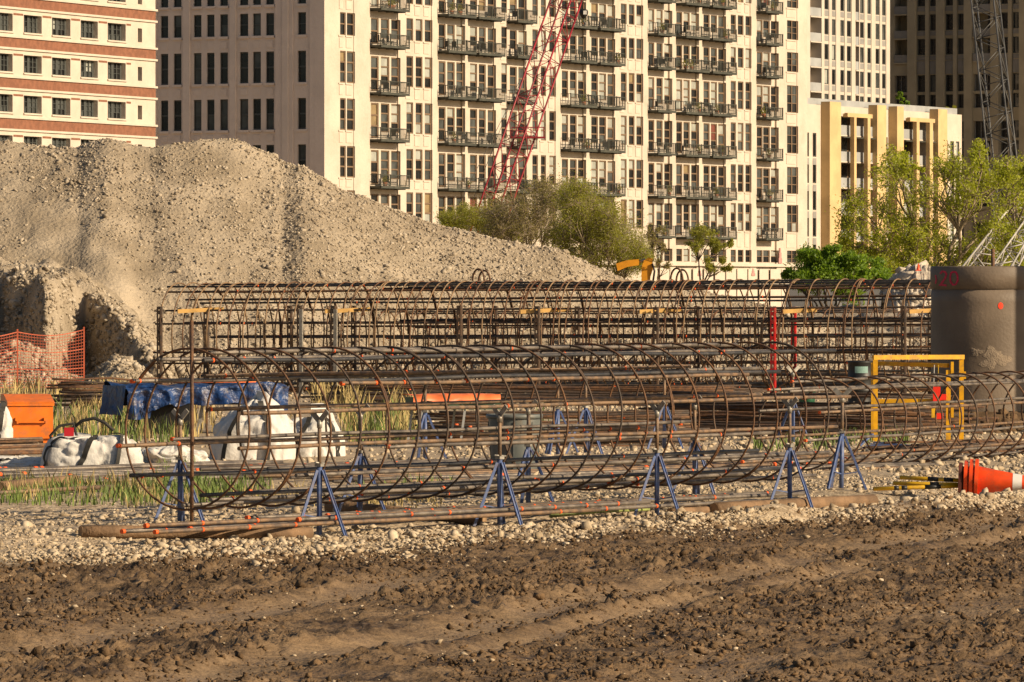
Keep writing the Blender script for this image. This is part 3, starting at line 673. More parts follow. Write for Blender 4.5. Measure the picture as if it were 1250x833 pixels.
# balconies: slab with a railing
slots = []
for k, (a, b) in enumerate(bays):
    x0, x1 = X(a), X(b); L = x1-x0; dp = 1.15; b_ = MB()
    b_.box((0, -dp, -0.16), (L, 0.5, 0)); b_.box((0, -dp-0.04, -0.22), (L, -dp+0.06, 0.03))
    for xx in np.arange(0.4, L, max(1.5, L/5)): b_.box((xx-0.05, -dp+0.1, -0.3), (xx+0.05, 0.2, -0.16))
    sm = b_.mesh('balcony'); sm.materials.append(MAT['balcony_steel'])
    r_ = MB()
    for zz in (0.12, 1.05): r_.box((0, -dp, zz-0.03), (L, -dp+0.05, zz+0.03)); r_.box((0.0, -dp+0.05, zz-0.03), (0.05, 0, zz+0.03)); r_.box((L-0.05, -dp+0.05, zz-0.03), (L, 0, zz+0.03))
    for xx in np.arange(0.03, L, 0.22): r_.box((xx-0.02, -dp+0.01, 0.12), (xx+0.02, -dp+0.045, 1.05))
    for xx in np.arange(0, L+0.01, L/max(2, round(L/2.2))): r_.box((xx-0.05, -dp-0.01, 0), (xx+0.05, -dp+0.07, 1.12))
    for yy in np.arange(-dp+0.3, 0, 0.33):
        for xx in (0.025, L-0.025): r_.box((xx-0.016, yy-0.016, 0.12), (xx+0.016, yy+0.016, 1.05))
    rm = r_.mesh('railing'); rm.materials.append(MAT['balcony_steel'])
    for j in range(0, len(rowsB)-1):
        z = rowsB[j][0]-0.72
        if not in_view(fB, x1, z-0.2, z+1.2): continue
        o = inst('balcony', sm, fB.at(x0, 0, z), bB); inst('railing', rm, fB.at(x0, 0, z), o)
        slots.append((x0, L, dp, z, k, j))
# things people keep on their balconies
def patio_chair():
    t = thing('patio_chair', 'dark patio chair on a steel balcony of the loft building', 'chair', group='patio chairs on the loft balconies')
    b = MB(); b.box((-0.28, -0.28, 0.40), (0.28, 0.28, 0.46)); b.build('seat', MAT['black_plastic'], t)
    b = MB(); b.box((-0.28, 0.24, 0.46), (0.28, 0.30, 0.95)); b.build('backrest', MAT['black_plastic'], t)
    for i in (-1, 1):
        for j in (-1, 1): MB().box((i*0.25-0.025, j*0.25-0.025, 0), (i*0.25+0.025, j*0.25+0.025, 0.40)).build('leg', MAT['black_plastic'], t)
    return t
def potted_plant():
    t = thing('potted_plant', 'leafy potted plant on a steel balcony of the loft building', 'plant', group='potted plants on the loft balconies')
    b = MB(); b.lathe([(0.0, 0), (0.17, 0), (0.23, 0.38), (0.19, 0.38), (0.0, 0.34)], 10); b.build('pot', MAT['pot_terracotta'], t)
    b = MB(); rr = random.Random(5)
    for k in range(70):
        c = Vector((rr.gauss(0, .16), rr.gauss(0, .16), 0.42+abs(rr.gauss(0, .3)))); d = Vector((rr.gauss(0, 1), rr.gauss(0, 1), rr.gauss(0.5, 1))).normalized()*0.09; e = d.orthogonal().normalized()*0.06
        b.add([c-d, c+e, c+d, c-e], [(0, 1, 2, 3)])
    b.build('foliage', MAT['leaf_bush'], t); return t
crng = random.Random(21); first = {}
for (x0, L, dp, z, k, j) in slots:
    for q in range(3 if L > 6 else 2):
        if crng.random() < 0.85:
            kind = 'c' if crng.random() < 0.6 else 'p'
            mw = fB.M @ Matrix.Translation((x0+crng.uniform(0.5, max(0.6, L-0.5)), -crng.uniform(0.35, 0.8), z)) @ Matrix.Rotation(crng.uniform(-1.5, 1.5), 4, 'Z')
            if kind not in first:
                first[kind] = (patio_chair if kind == 'c' else potted_plant)(); o = first[kind]; o.matrix_basis = mw
                W_old = {c: W[o].inverted() @ W[c] for c in kids(o)}; W[o] = mw
                for c, r in W_old.items(): W[c] = mw @ r
            else: copy_tree(first[kind], mw)
# the shaded end wall
fE = Facade(396, 520, -27.8); fE.p = fB.p.copy(); fE.a = fB.a-math.pi/2; fE.u = np.array((math.cos(fE.a), math.sin(fE.a))); fE.M = M3((fE.p[0], fE.p[1], 0), fE.a)
colsE = [(170, 179), (194.5, 203.8), (210.4, 220), (234.7, 244.4), (250.8, 260.3), (267, 276.7), (291, 301.5), (307, 317), (323, 333), (362, 372.5)]
rowsE = [(fE.z(367, b), fE.z(367, a)) for a, b in ((-68, -41), (-22, 4.5), (15, 42.3), (62, 100.4), (119.7, 157.7), (176.4, 214))]
zonesE = [(160, 182, .22), (190, 223, .22), (231, 280, .22), (287, 336, .22), (345, 352, -.12), (357, 378, .15), (384, 396, -.02)]
opE = [(fE.sx(a), fE.sx(b), za, zb, 0.5) for a, b in colsE for za, zb in rowsE if in_view(fE, fE.sx(a), za, zb)]
relief_wall(fE, 'end_wall', 'grey_stone_wall', bB, fE.sx(120), fE.sx(395.95), 0, 43.9, [(fE.sx(a), fE.sx(b), d) for a, b, d in zonesE], opE, 12.0, (True, False))
palE = [('glass_dark', 6), ('glass_mid', 2)]
for a, b in colsE:
    for za, zb in rowsE:
        if not in_view(fE, fE.sx(a), za, zb): continue
        bl = brng.choice(('glass_mid', 'glass_mid', 'glass_blind'))
        window(fE, bB, fE.sx(a), fE.sx(b), za, zb, 0.45, 'sash2', [], [(0.5, 1.4)], 'window_frame_dark', two, palE, brng, 0.09, bl if brng.random() < 0.35 else 'glass_dark')
        fE.block('sill', fE.sx(a)-0.1, fE.sx(b)+0.1, 0.05, 0.30, za-0.24, za-0.03, 'grey_stone_wall', bB)
    for j in range(1, len(rowsE)-1):
        fE.block('spandrel_panel', fE.sx(a)+0.1, fE.sx(b)-0.1, 0.17, 0.224, rowsE[j+1][1]+0.35, rowsE[j][0]-0.5, 'grey_stone_wall', bB)

# ---- the brick and cream striped building
fA = Facade(190, 470, 66); fA2 = fA
fit_facade(fA, 0, 446.0, 187.5, 470.0, 189.5)
bA = thing('striped_building', 'cream building banded with red brick, small sash windows', 'building', (fA.p[0], fA.p[1], 0)); X = fA.sx
bandA = [(-33, -21), (14, 25.3), (61, 72.4), (108, 119.5), (155, 167), (202, 213.5)]
bz = [(fA.z(187, b), fA.z(187, a)) for a, b in bandA]
colsA = [(-37.5, -19.5), (-4, 15.5), (29, 51), (63.5, 86), (98.5, 119.5), (131.5, 153.5)]
openA = []; wA = []
for j in range(len(bz)-1):
    top = bz[j][0]-0.52; bot = bz[j+1][1]+0.50
    for a, b in [q for q in colsA if in_view(fA, X(q[0]), bot, top)]: openA.append((X(a), X(b), bot, top, 0.52)); wA.append((X(a), X(b), bot, top))
    zt, zb = fA.z(170, bandA[j][1]+9.5), fA.z(170, bandA[j][1]+26.5); openA.append((X(168.3), X(173.5), zb, zt, 0.5)); wA.append((X(168.3), X(173.5), zb, zt))
relief_wall(fA, 'wall', 'cream_wall_warm', bA, X(-70), X(189.7), 0, 40, [], openA, 14.0)
palA = [('glass_dark', 3), ('glass_mid', 4), ('glass_blind', 0.8)]
for a, b, c, d in wA:
    if b-a > 1.0: window(fA, bA, a, b, c, d, 0.48, 'six', [(0.5, 1.5), (0.27, 0.45), (0.73, 0.45)], [(0.36, 0.8), (0.66, 0.8)], 'window_frame_dark', [(0.05, 0.5, 0.03, 0.36), (0.5, 0.95, 0.03, 0.36), (0.05, 0.5, 0.36, 0.97), (0.5, 0.95, 0.36, 0.97)], palA, brng, 0.085)
    else: window(fA, bA, a, b, c, d, 0.46, 'slit', [], [], 'window_frame_dark', [(0.05, 0.95, 0.02, 0.98)], [('glass_dark', 1), ('recess_brown', 2)], brng, 0.12)
for za, zb in bz:
    fA.block('brick_band', X(-70), X(189.6), -0.035, 0.003, za, zb, 'brick_red', bA)
    fA.block('cornice', X(-70), X(190.6), -0.17, 0.003, zb+0.003, zb+0.17, 'cream_trim', bA)
    fA.block('cornice', X(-70), X(190.6), -0.15, 0.003, za-0.17, za-0.003, 'cream_trim', bA)
    for i in range(len(colsA)):
        e = colsA[i+1][0] if i+1 < len(colsA) else colsA[i][1]+7
        fA.block('brick_strip', X(colsA[i][1])+0.12, X(e)-0.12, -0.02, 0.003, za-0.62, za-0.46, 'brick_red', bA)
    for i in range(len(colsA)):
        fA.block('sill', X(colsA[i][0])-0.1, X(colsA[i][1])+0.1, -0.12, 0.003, zb+0.36, zb+0.48, 'cream_trim', bA)

# ---- the pale tower behind the far end of the loft building
fC = Facade(1009, 690, 65); fit_facade(fC, 1009, 690.0, 1080, 705.2, 985)
bC = thing('pale_tower', 'pale residential tower of narrow window columns behind the tan building', 'building', (fC.p[0], fC.p[1], 0)); X = fC.sx
rpx = [(-8, 11.8), (22.7, 42.4), (53.8, 73), (84, 103), (114.6, 133.8), (145, 164)]
rC = [(fC.z(1009, b), fC.z(1009, a)) for a, b in rpx]
cC = [(1006.6, 1012), (1015.7, 1020.4), (1026, 1031), (1034, 1039.4), (1050, 1055), (1059, 1063.6), (1069, 1074), (1077, 1081.6)]
opC = [(X(a), X(b), za, zb, 0.22) for a, b in cC for za, zb in rC]+[(X(a), X(b), za-1.0, zb+0.15, 1.6) for a, b in ((989, 1003), (1044.3, 1048.8)) for za, zb in rC]
relief_wall(fC, 'wall', 'tower_white', bC, X(984), X(1086.3), 0, 52, [(X(a)-0.05, X(b)+0.05, 0.08) for a, b in cC], opC, 20.0)
palC = [('glass_dark', 5), ('glass_mid', 3), ('glass_blind', 0.7)]
for za, zb in rC:
    for a, b in cC:
        window(fC, bC, X(a), X(b), za, zb, 0.19, 'slit', [], [], 'window_frame_dark', [(0.05, 0.95, 0.02, 0.98)], palC, brng, 0.07)
        fC.block('spandrel_panel', X(a)+0.03, X(b)-0.03, 0.03, 0.083, za-0.75, za-0.1, 'tower_grey_panel', bC)
    for a, b in ((989, 1003), (1044.3, 1048.8)):
        s_ = fC.block('balcony', X(a), X(b), -0.1, 1.59, za-1.1, za-0.95, 'tower_white', bC)
        fC.block('railing', X(a)+0.05, X(b)-0.05, 0.05, 0.12, za-0.92, za+0.1, 'rail_grey', s_)
        dw = fC.block('window', X(a)+0.2, X(a)+(X(b)-X(a))*0.55, 1.5, 1.58, za-0.9, zb-0.05, 'window_frame_dark', bC)
        fC.block('pane', X(a)+0.3, X(a)+(X(b)-X(a))*0.5, 1.46, 1.49, za-0.8, zb-0.15, 'glass_dark', dw)

# ---- the dark tower in its own shade
fD = Facade(1087, 730, -27); fit_facade(fD, 1245, 716.0, 1118, 723.5, 1087); 
fD.a += math.pi; fD.u = -fD.u; fD.M = M3((fD.p[0], fD.p[1], 0), fD.a)
if fD.u[0] < 0: fD.a += math.pi; fD.u = -fD.u; fD.M = M3((fD.p[0], fD.p[1], 0), fD.a)
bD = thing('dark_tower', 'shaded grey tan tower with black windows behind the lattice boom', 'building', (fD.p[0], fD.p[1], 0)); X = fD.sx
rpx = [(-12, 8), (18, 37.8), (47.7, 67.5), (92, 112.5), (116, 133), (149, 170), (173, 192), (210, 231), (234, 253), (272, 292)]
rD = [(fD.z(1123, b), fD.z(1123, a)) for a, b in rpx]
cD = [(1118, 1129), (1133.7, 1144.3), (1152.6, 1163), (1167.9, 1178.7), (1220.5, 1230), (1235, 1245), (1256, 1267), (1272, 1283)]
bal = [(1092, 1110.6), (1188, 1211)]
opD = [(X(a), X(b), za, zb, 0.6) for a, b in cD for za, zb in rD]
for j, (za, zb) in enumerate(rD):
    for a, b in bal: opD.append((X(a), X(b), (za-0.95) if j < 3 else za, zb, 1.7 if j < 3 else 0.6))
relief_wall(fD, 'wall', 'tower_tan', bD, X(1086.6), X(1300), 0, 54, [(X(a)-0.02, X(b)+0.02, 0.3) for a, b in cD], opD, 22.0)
palD = [('glass_dark', 8), ('glass_mid', 1)]
for j, (za, zb) in enumerate(rD):
    for a, b in cD:
        window(fD, bD, X(a), X(b), za, zb, 0.55, 'slit', [], [], 'window_frame_dark', [(0.05, 0.95, 0.02, 0.98)], palD, brng, 0.06)
        if j < 3: fD.block('spandrel_panel', X(a)+0.03, X(b)-0.03, 0.24, 0.303, za-0.65, za-0.12, 'tower_grey', bD)
    if j == 2:
        for a, b in cD: fD.block('spandrel_panel', X(a)+0.03, X(b)-0.03, 0.2, 0.303, rD[3][1]+0.1, za-0.8, 'tower_grey', bD)
    for a, b in bal:
        if j < 3:
            s_ = fD.block('balcony', X(a), X(b), -0.3, 1.69, za-1.1, za-0.92, 'tower_tan', bD)
            fD.block('railing', X(a)+0.05, X(b)-0.05, -0.2, -0.14, za-0.9, za+0.05, 'tower_grey', s_)
            dw = fD.block('window', X(a)+(X(b)-X(a))*0.48, X(b)-0.15, 1.6, 1.68, za-0.9, zb-0.1, 'window_frame_dark', bD)
            for u0, u1 in ((0.51, 0.72), (0.76, 0.97)): fD.block('pane', X(a)+(X(b)-X(a))*u0, X(a)+(X(b)-X(a))*u1-0.15, 1.56, 1.59, za-0.8, zb-0.2, 'glass_dark', dw)
        else: window(fD, bD, X(a), X(b), za, zb, 0.55, 'triple', [(0.33, 0.8), (0.66, 0.8)], [], 'tower_grey', [(0.04, 0.33, 0.02, 0.98), (0.33, 0.66, 0.02, 0.98), (0.66, 0.96, 0.02, 0.98)], palD, brng, 0.05)
for p in (1113.5, 1148.5, 1182.5, 1215, 1250): fD.block('pilaster', X(p)-0.55, X(p)+0.55, -0.35, 0.003, 0, 54, 'tower_tan', bD)

# ---- the tan low building with pergola frames
fT = Facade(985, 636, 62); fT.a = fB.a; fT.u = fB.u.copy(); fT.M = M3((fT.p[0], fT.p[1], 0), fT.a)
bT = thing('tan_apartment_building', 'low tan apartment block with tall piers, pergolas and grey balcony rails', 'building', (fT.p[0], fT.p[1], 0)); X = fT.sx
ztop = fT.z(985, 127)
rT = [(fT.z(1030, y+12), fT.z(1030, y-18)) for y in (182.6-32, 182.6, 214.5, 247, 279, 311)]
cT = [(984.5, 987.5), (992, 996.5), (1077.5, 1083.5), (1153, 1157), (1160, 1164.5), (1167, 1171)]
opT = [(X(a), X(b), za+0.1, zb, 0.2) for a, b in cT for za, zb in rT[1:]]
rec = [(1021, 1061), (1097.5, 1135.5)]
ledge = fT.z(985, 165.5)
opT += [(X(a), X(b), 0.2, ledge+2.4, 2.6) for a, b in rec]
relief_wall(fT, 'wall', 'cream_wall_warm', bT, X(984), X(1174), 0, ztop, [], opT, 16.0)
for za, zb in rT[1:]:
    for a, b in cT:
        window(fT, bT, X(a), X(b), za+0.1, zb, 0.17, 'slit', [], [], 'window_frame_dark', [(0.05, 0.95, 0.02, 0.98)], palC, brng, 0.07)
        fT.block('spandrel_panel', X(a)+0.03, X(b)-0.03, -0.03, 0.003, za-0.8, za-0.05, 'tower_grey_panel', bT)
for k, (a, b, yt, pm) in enumerate(((1003, 1020.7, 125, 985), (1061, 1076, 129, 985), (1085.4, 1097.3, 130.6, 985), (1135.6, 1150.4, 134, 985))):
    fT.block('pier', X(a)-0.2, X(b)-1.1, -1.1, 0.003, 0, fT.z((a+b)/2, yt), 'tan_pier', bT)
for (a, b), posts, yb in ((rec[0], ((1029.5, 1034.5), (1046, 1051.5)), 139.5), (rec[1], ((1106, 1111.5), (1122, 1128)), 145)):
    zb = fT.z((a+b)/2, yb)
    pg = fT.block('pergola_beam', X(a), X(posts[1][1]), -1.4, -1.0, zb-0.45, zb, 'tan_pier', bT)
    for pa, pb in posts:
        fT.block('pergola_post', X(pa)-0.1, X(pb)-0.6, -1.4, -0.9, 0, zb-0.453, 'tan_pier', bT)
        fT.block('pergola_beam', X(pa)-0.1, X(pb)-0.6, -0.89, 0.003, zb-0.44, zb-0.01, 'tan_pier', bT)
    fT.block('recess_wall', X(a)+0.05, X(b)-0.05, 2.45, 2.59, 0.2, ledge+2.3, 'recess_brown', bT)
    for za, zz in rT:
        s_ = fT.block('balcony', X(a), X(b), -0.55, 2.44, za-0.4, za-0.25, 'cream_wall_warm', bT)
        fT.block('railing', X(a)+0.05, X(b)-0.05, -0.5, -0.44, za-0.24, za+0.85, 'rail_grey', s_)
        for u0 in (0.06, 0.39, 0.70):
            x0 = X(a)+(X(b)-X(a))*u0; dw = fT.block('window', x0, x0+(X(b)-X(a))*0.2, 2.38, 2.44, za-0.2, zz-0.3, 'window_frame_dark', bT)
            fT.block('pane', x0+0.1, x0+(X(b)-X(a))*0.2-0.1, 2.34, 2.37, za-0.1, zz-0.4, brng.choice(('glass_dark', 'glass_mid', 'glass_blind')), dw)
fT.block('ledge', X(1021), X(1061)-0.3, -0.9, -0.7, ledge-0.06, ledge+0.06, 'balcony_steel', bT); fT.block('ledge', X(1097.5), X(1135)-0.3, -0.9, -0.7, ledge-0.06, ledge+0.06, 'balcony_steel', bT)
fT.block('roof_railing', X(984), X(1174), 0.6, 0.66, ztop+0.02, ztop+0.75, 'rail_grey', bT)
# ------------------------------------------------------------------ reinforcing cages
def torus(rad, r, nu=56, nv=6, tail=0.0, seed=0):
    """a bent bar hoop in the local y-z plane; its ends lap by the tail angle"""
    rr = random.Random(seed); pts = []
    a0 = rr.uniform(0, 6.28); tot = 2*math.pi+tail
    for k in range(nu+1):
        a = a0+tot*k/nu; wob = rad*(1+0.006*math.sin(2*a+seed)+0.004*math.sin(3*a))
        lap = (k/nu-0.5)*2*r*1.1 if tail else 0
        pts.append((lap, wob*math.cos(a), wob*math.sin(a)))
    return MB().tube(pts, r, nv)
def axis_matrix(p, d):
    d = Vector(d).normalized(); up = Vector((0, 0, 1)); y = up.cross(d).normalized(); z = d.cross(y)
    m = Matrix((d, y, z)).transposed().to_4x4(); m.translation = p; return m
def cage(name, label, A, B, rad, hoop_at, hoop_r, bars, bar_r, hoop_mats, group=None, marks=0.2, hoop_tilt=0.02, tail=0.35, mark_r=1.16, rng=None, bar_seg=14):
    """bars: list of (angle, start, end, material, extra inset)"""
    rng = rng or random.Random(1); A, B = Vector(A), Vector(B); d = (B-A).normalized(); L = (B-A).length
    t = thing(name, label, 'rebar cage', (A.x, A.y, A.z-rad), 0, group); Mx = axis_matrix(A, d)
    W[t] = Matrix.Translation((A.x, A.y, A.z-rad)); t.matrix_basis = W[t]
    hm = []
    for k in range(6):
        me = torus(rad, hoop_r, seed=k+3, tail=tail).mesh('hoop'); me.materials.append(MAT[hoop_mats[k % len(hoop_mats)]]); hm.append(me)
    mk = MB()
    for i, s in enumerate(hoop_at):
        rot = Matrix.Rotation(rng.gauss(0, hoop_tilt), 4, 'Z') @ Matrix.Rotation(rng.gauss(0, hoop_tilt), 4, 'Y') @ Matrix.Rotation(rng.uniform(0, 6.28), 4, 'X')
        inst('hoop', hm[rng.randrange(6)], Mx @ Matrix.Translation((s, 0, 0)) @ rot, t)
    for (ang, s0, s1, m, ins) in bars:
        rb = rad-hoop_r-bar_r-ins; pts = []; ph = rng.uniform(0, 6)
        for k in range(bar_seg+1):
            s = s0+(s1-s0)*k/bar_seg; wv = 0.006*math.sin(s*0.9+ph)+0.004*math.sin(s*2.1+ph*2)
            pts.append(Mx @ Vector((s, (rb+wv)*math.cos(ang), (rb+wv)*math.sin(ang)-0.004*math.sin(s*2+ph))))
        MB().tube(pts, bar_r, 8).build('bar', MAT[m], t)
        for s in hoop_at:
            if s0 < s < s1 and rng.random() < marks:
                q = s+rng.uniform(-0.03, 0.03); e = rng.uniform(0.3, 0.65)*bar_r
                mk.tube([Mx @ Vector((x, rb*math.cos(ang), rb*math.sin(ang))) for x in (q-e, q+e)], bar_r*mark_r, 8)
        if m != 'bar_black' and rng.random() < 0.5: mk.tube([Mx @ Vector((x, rb*math.cos(ang), rb*math.sin(ang))) for x in (s0-0.004, s0+0.035)], bar_r*1.08, 8)
    o = mk.build('paint_mark', MAT['paint_orange'], t); o['kind'] = 'stuff'
    return t, Mx, L
# --- the near cage on blue stands
A1 = Vector((AX[0], AX[1], 0.947)); B1 = Vector((2.58, 56.7, 0.949)); L1 = (B1-A1).length
rng = random.Random(4); hoops = [0.0, 0.28]
while hoops[-1] < L1-0.55: hoops.append(hoops[-1]+rng.uniform(0.42, 0.50))
hoops.append(L1)
bars = []
for k in range(14):
    ang = math.radians(90-25.714*k)
    m = ['bar_grey', 'bar_black', 'bar_rusty', 'bar_grey', 'bar_black', 'bar_rusty', 'bar_grey'][(k*3) % 7]
    side = k in (3, 11)
    s0 = -rng.uniform(0.03, 0.16) if k % 3 else rng.uniform(0.1, 1.2)
    bars.append((ang, s0, L1+rng.uniform(0.15, 1.0) if k % 4 else L1-rng.uniform(0.2, 1.6), m, 0.0))
    if k % 2 == 0: bars.append((ang+0.062, rng.uniform(0.6, 2.2), L1-rng.uniform(0.1, 1.4), rng.choice(('bar_rusty', 'bar_grey')), 0.0))
cage('reinforcing_cage', 'long rusty rebar cage of wide hoops resting on blue jack stands', A1, B1, 0.69, hoops, 0.0108, bars, 0.0178, ['rust', 'rust_dark', 'rust'], marks=0.3, hoop_tilt=0.03, rng=rng)
# --- the slim cage lying at the right
A2 = GP(985, 591); A2 = Vector((3.30, 64.6, 0.1)); B2 = Vector((11.4, 82.0, 0.1))
for p in (A2, B2): p.z = 0.1+0.52+0.015
L2 = (B2-A2).length; rng = random.Random(9); hoops = list(np.arange(0, L2, 0.62)+np.array([rng.uniform(-0.1, 0.1) for _ in np.arange(0, L2, 0.62)]))
bars = [(math.radians(90-36*k), -rng.uniform(0.1, 1.2), L2+rng.uniform(0, .5), rng.choice(('bar_grey', 'bar_grey', 'bar_rusty')), 0.0) for k in range(10)]
cage('reinforcing_cage', 'slim rusty rebar cage lying on the gravel before the concrete pier', A2, B2, 0.52, hoops, 0.0115, bars, 0.0165, ['rust', 'rust_dark', 'rust'], marks=0.06, hoop_tilt=0.05, rng=rng)
# --- the long rear cage and the narrower one inside its shadow
th = math.radians(19); d3 = Vector((math.cos(th), -math.sin(th), 0.005))
A3 = Vector((-6.85, 118.0, 1.23)); L3 = 17.6; B3 = A3+d3*L3
rng = random.Random(14); hoops = [0.0]
while hoops[-1] < L3: hoops.append(hoops[-1]+(rng.uniform(0.17, 0.30)*(1.0 if hoops[-1] < 12.3 else 1.7) if rng.random() < 0.82 else 0.06))
bars = []
for k in range(24):
    ang = math.radians(90-15*k)+rng.uniform(-0.02, 0.02)
    bars.append((ang, rng.uniform(-0.42, 0.1) if k % 3 else rng.uniform(0.3, 1.4), L3, rng.choice(('rust_dark', 'bar_black', 'rust', 'rust_dark')), 0.0))
    if k % 2 == 1: bars.append((ang+0.05, rng.uniform(0.6, 5.0), L3, rng.choice(('rust_dark', 'rust', 'bar_black')), 0.05))
cage('reinforcing_cage', 'longest and tallest rebar cage with close hoops, behind the blue stands', A3, B3, 1.13, hoops, 0.0145, bars, 0.0195, ['rust_pale', 'rust', 'rust_pale', 'rust'], marks=0.11, hoop_tilt=0.035, tail=0.5, rng=rng, bar_seg=8, mark_r=1.25)
n3 = Vector((-math.sin(th), -math.cos(th), 0))                      # towards the camera
A4 = A3+d3*3.6-n3*2.6; A4.z = 0.95; B4 = A4+d3*11.5; rng = random.Random(17)
hoops = list(np.arange(0, 11.5, 0.3)); hoops = [h+rng.uniform(-0.07, 0.07) for h in hoops]
bars = [(math.radians(90-18*k), rng.uniform(-0.6, 0.6), 11.5+rng.uniform(-0.5, 0.5), 'rust_dark', 0.0) for k in range(14)]
cage('reinforcing_cage', 'lower dark rebar cage half hidden behind the tallest cage', A4, B4, 0.83, hoops, 0.012, bars, 0.016, ['rust', 'rust'], marks=0.05, hoop_tilt=0.04, rng=rng, bar_seg=6)

def on_axis3(px, off):
    """point beside the rear cage (off metres to the camera side of its axis) seen at column px"""
    k = (px-625)/F; b = A3+n3*off
    s = (k*b.y-b.x)/(d3.x-k*d3.y); return b+d3*s
# perforated posts that hold the rear cage
def post_mesh(h, wd=0.085):
    b = MB(); n = int(h/0.155)
    b.box((-wd/2, -0.02, 0), (-wd/2+0.02, 0.02, h)).box((wd/2-0.02, -0.02, 0), (wd/2, 0.02, h))
    for k in range(n+1): b.box((-wd/2+0.02, -0.019, min(h-0.06, k*h/n)), (wd/2-0.02, 0.019, min(h, k*h/n+0.075)))
    b.box((wd/2+0.0005, -0.0, 0), (wd/2+0.014, 0.07, h)); return b
pm = {m: post_mesh(1.72).mesh('steel_post') for m in ('rust_dark', 'red_post', 'galvanised')}
for m in pm: pm[m].materials.append(MAT[m])
NUM = [['first', 'second', 'third', 'fourth', 'fifth', 'sixth', 'seventh', 'eighth'] for _ in range(2)]
for px, m, off in ((194, 'rust_dark', 1.2), (251, 'rust_dark', -1.25), (353, 'rust_dark', -1.25), (365, 'rust_dark', 1.2), (406, 'rust_dark', 1.2), (431, 'rust_dark', -1.25), (560, 'rust_dark', 1.2), (603, 'rust_dark', -1.25), (655, 'rust_dark', 1.2), (704, 'rust_dark', -1.25), (800, 'rust_dark', 1.2), (850, 'rust_dark', -1.25), (943, 'red_post', 1.2), (968, 'red_post', -1.25), (1102, 'rust_dark', 1.2), (1135, 'rust_dark', -1.25)):
    p = on_axis3(px, off); o = inst('steel_post', pm[m], M3((p.x, p.y, 0.1), -th, (1, 1, 1.02+0.03*R.random())))
    if m == 'red_post': tag(o, ('bright red perforated steel post in front of the tallest cage' if off > 0 else 'red perforated steel post behind the tallest cage'), 'post', 'perforated posts at the tallest cage')
    elif off > 0: tag(o, 'dark perforated post on the near side of the tallest cage, %s from its open end' % NUM[0].pop(0), 'post', 'perforated posts at the tallest cage')
    else: tag(o, 'dark perforated post on the far side of the tallest cage, %s from its open end' % NUM[1].pop(0), 'post', 'perforated posts at the tallest cage')
for px, wh in ((367.5, 'nearer the open end'), (409.5, 'farther from the open end')):
    p = on_axis3(px, 1.27); b = MB(); b.box((-0.035, -0.03, 0), (0.035, 0.03, 1.72)); b.box((-0.06, -0.06, -0.0), (0.06, 0.06, 0.02))
    o = b.build('square_post', MAT['galvanised'], None, M3((p.x, p.y, 0.1), -th)); tag(o, 'plain grey square post at the tallest cage, the one '+wh, 'post', 'grey square posts at the tallest cage')
# sawn wood spacers through the cage
for px, ln, lab in ((245, 0.95, 'at the open end of the tallest cage'), (424, 0.92, 'above the two grey square posts'), (665, 1.0, 'above the grey bin'), (806, 0.85, 'midway between grey bin and red post'), (976, 0.68, 'just past the bright red post'), (1128, 0.6, 'beside the concrete pier')):
    p = on_axis3(px, 0.98); b = MB(); b.box((-ln/2, -0.045, -0.04), (ln/2, 0.045, 0.04))
    rz = math.radians(9); mw = M3((p.x, p.y, 1.80), rz) @ Matrix.Rotation(math.radians(-3.0), 4, 'Y'); o = b.build('wood_spacer', MAT['timber_yellow'], None, mw)
    tag(o, 'short yellow sawn timber laid through the cage '+lab, 'timber', 'wood spacers in the tallest cage')
# lifting loops of bent bar above the rear cage
for px, ht, lab in ((584, 0.24, 'bent rusty lifting loop on top of the tallest cage, before the heap'), (826, 0.25, 'bent rusty lifting loop on top of the tallest cage, by the bare tree')):
    p = on_axis3(px, 0.0); p.z = A3.z+1.13+0.005*8
    for e in (0.0,):
        b = MB(); pts = []
        for k in range(15):
            a = math.pi*k/14; pts.append((p.x-0.12*math.cos(a), p.y+0.12*math.cos(a), p.z-0.12+0.12+ht*math.sin(a)*1.0))
        b.tube(pts, 0.02, 6); b.tube([(q[0]+0.12, q[1]+0.2, q[2]-0.03) for q in pts], 0.02, 6)
        o = b.build('lifting_loop', MAT['rust']); tag(o, lab, 'lifting loop', 'lifting loops on the tallest cage')

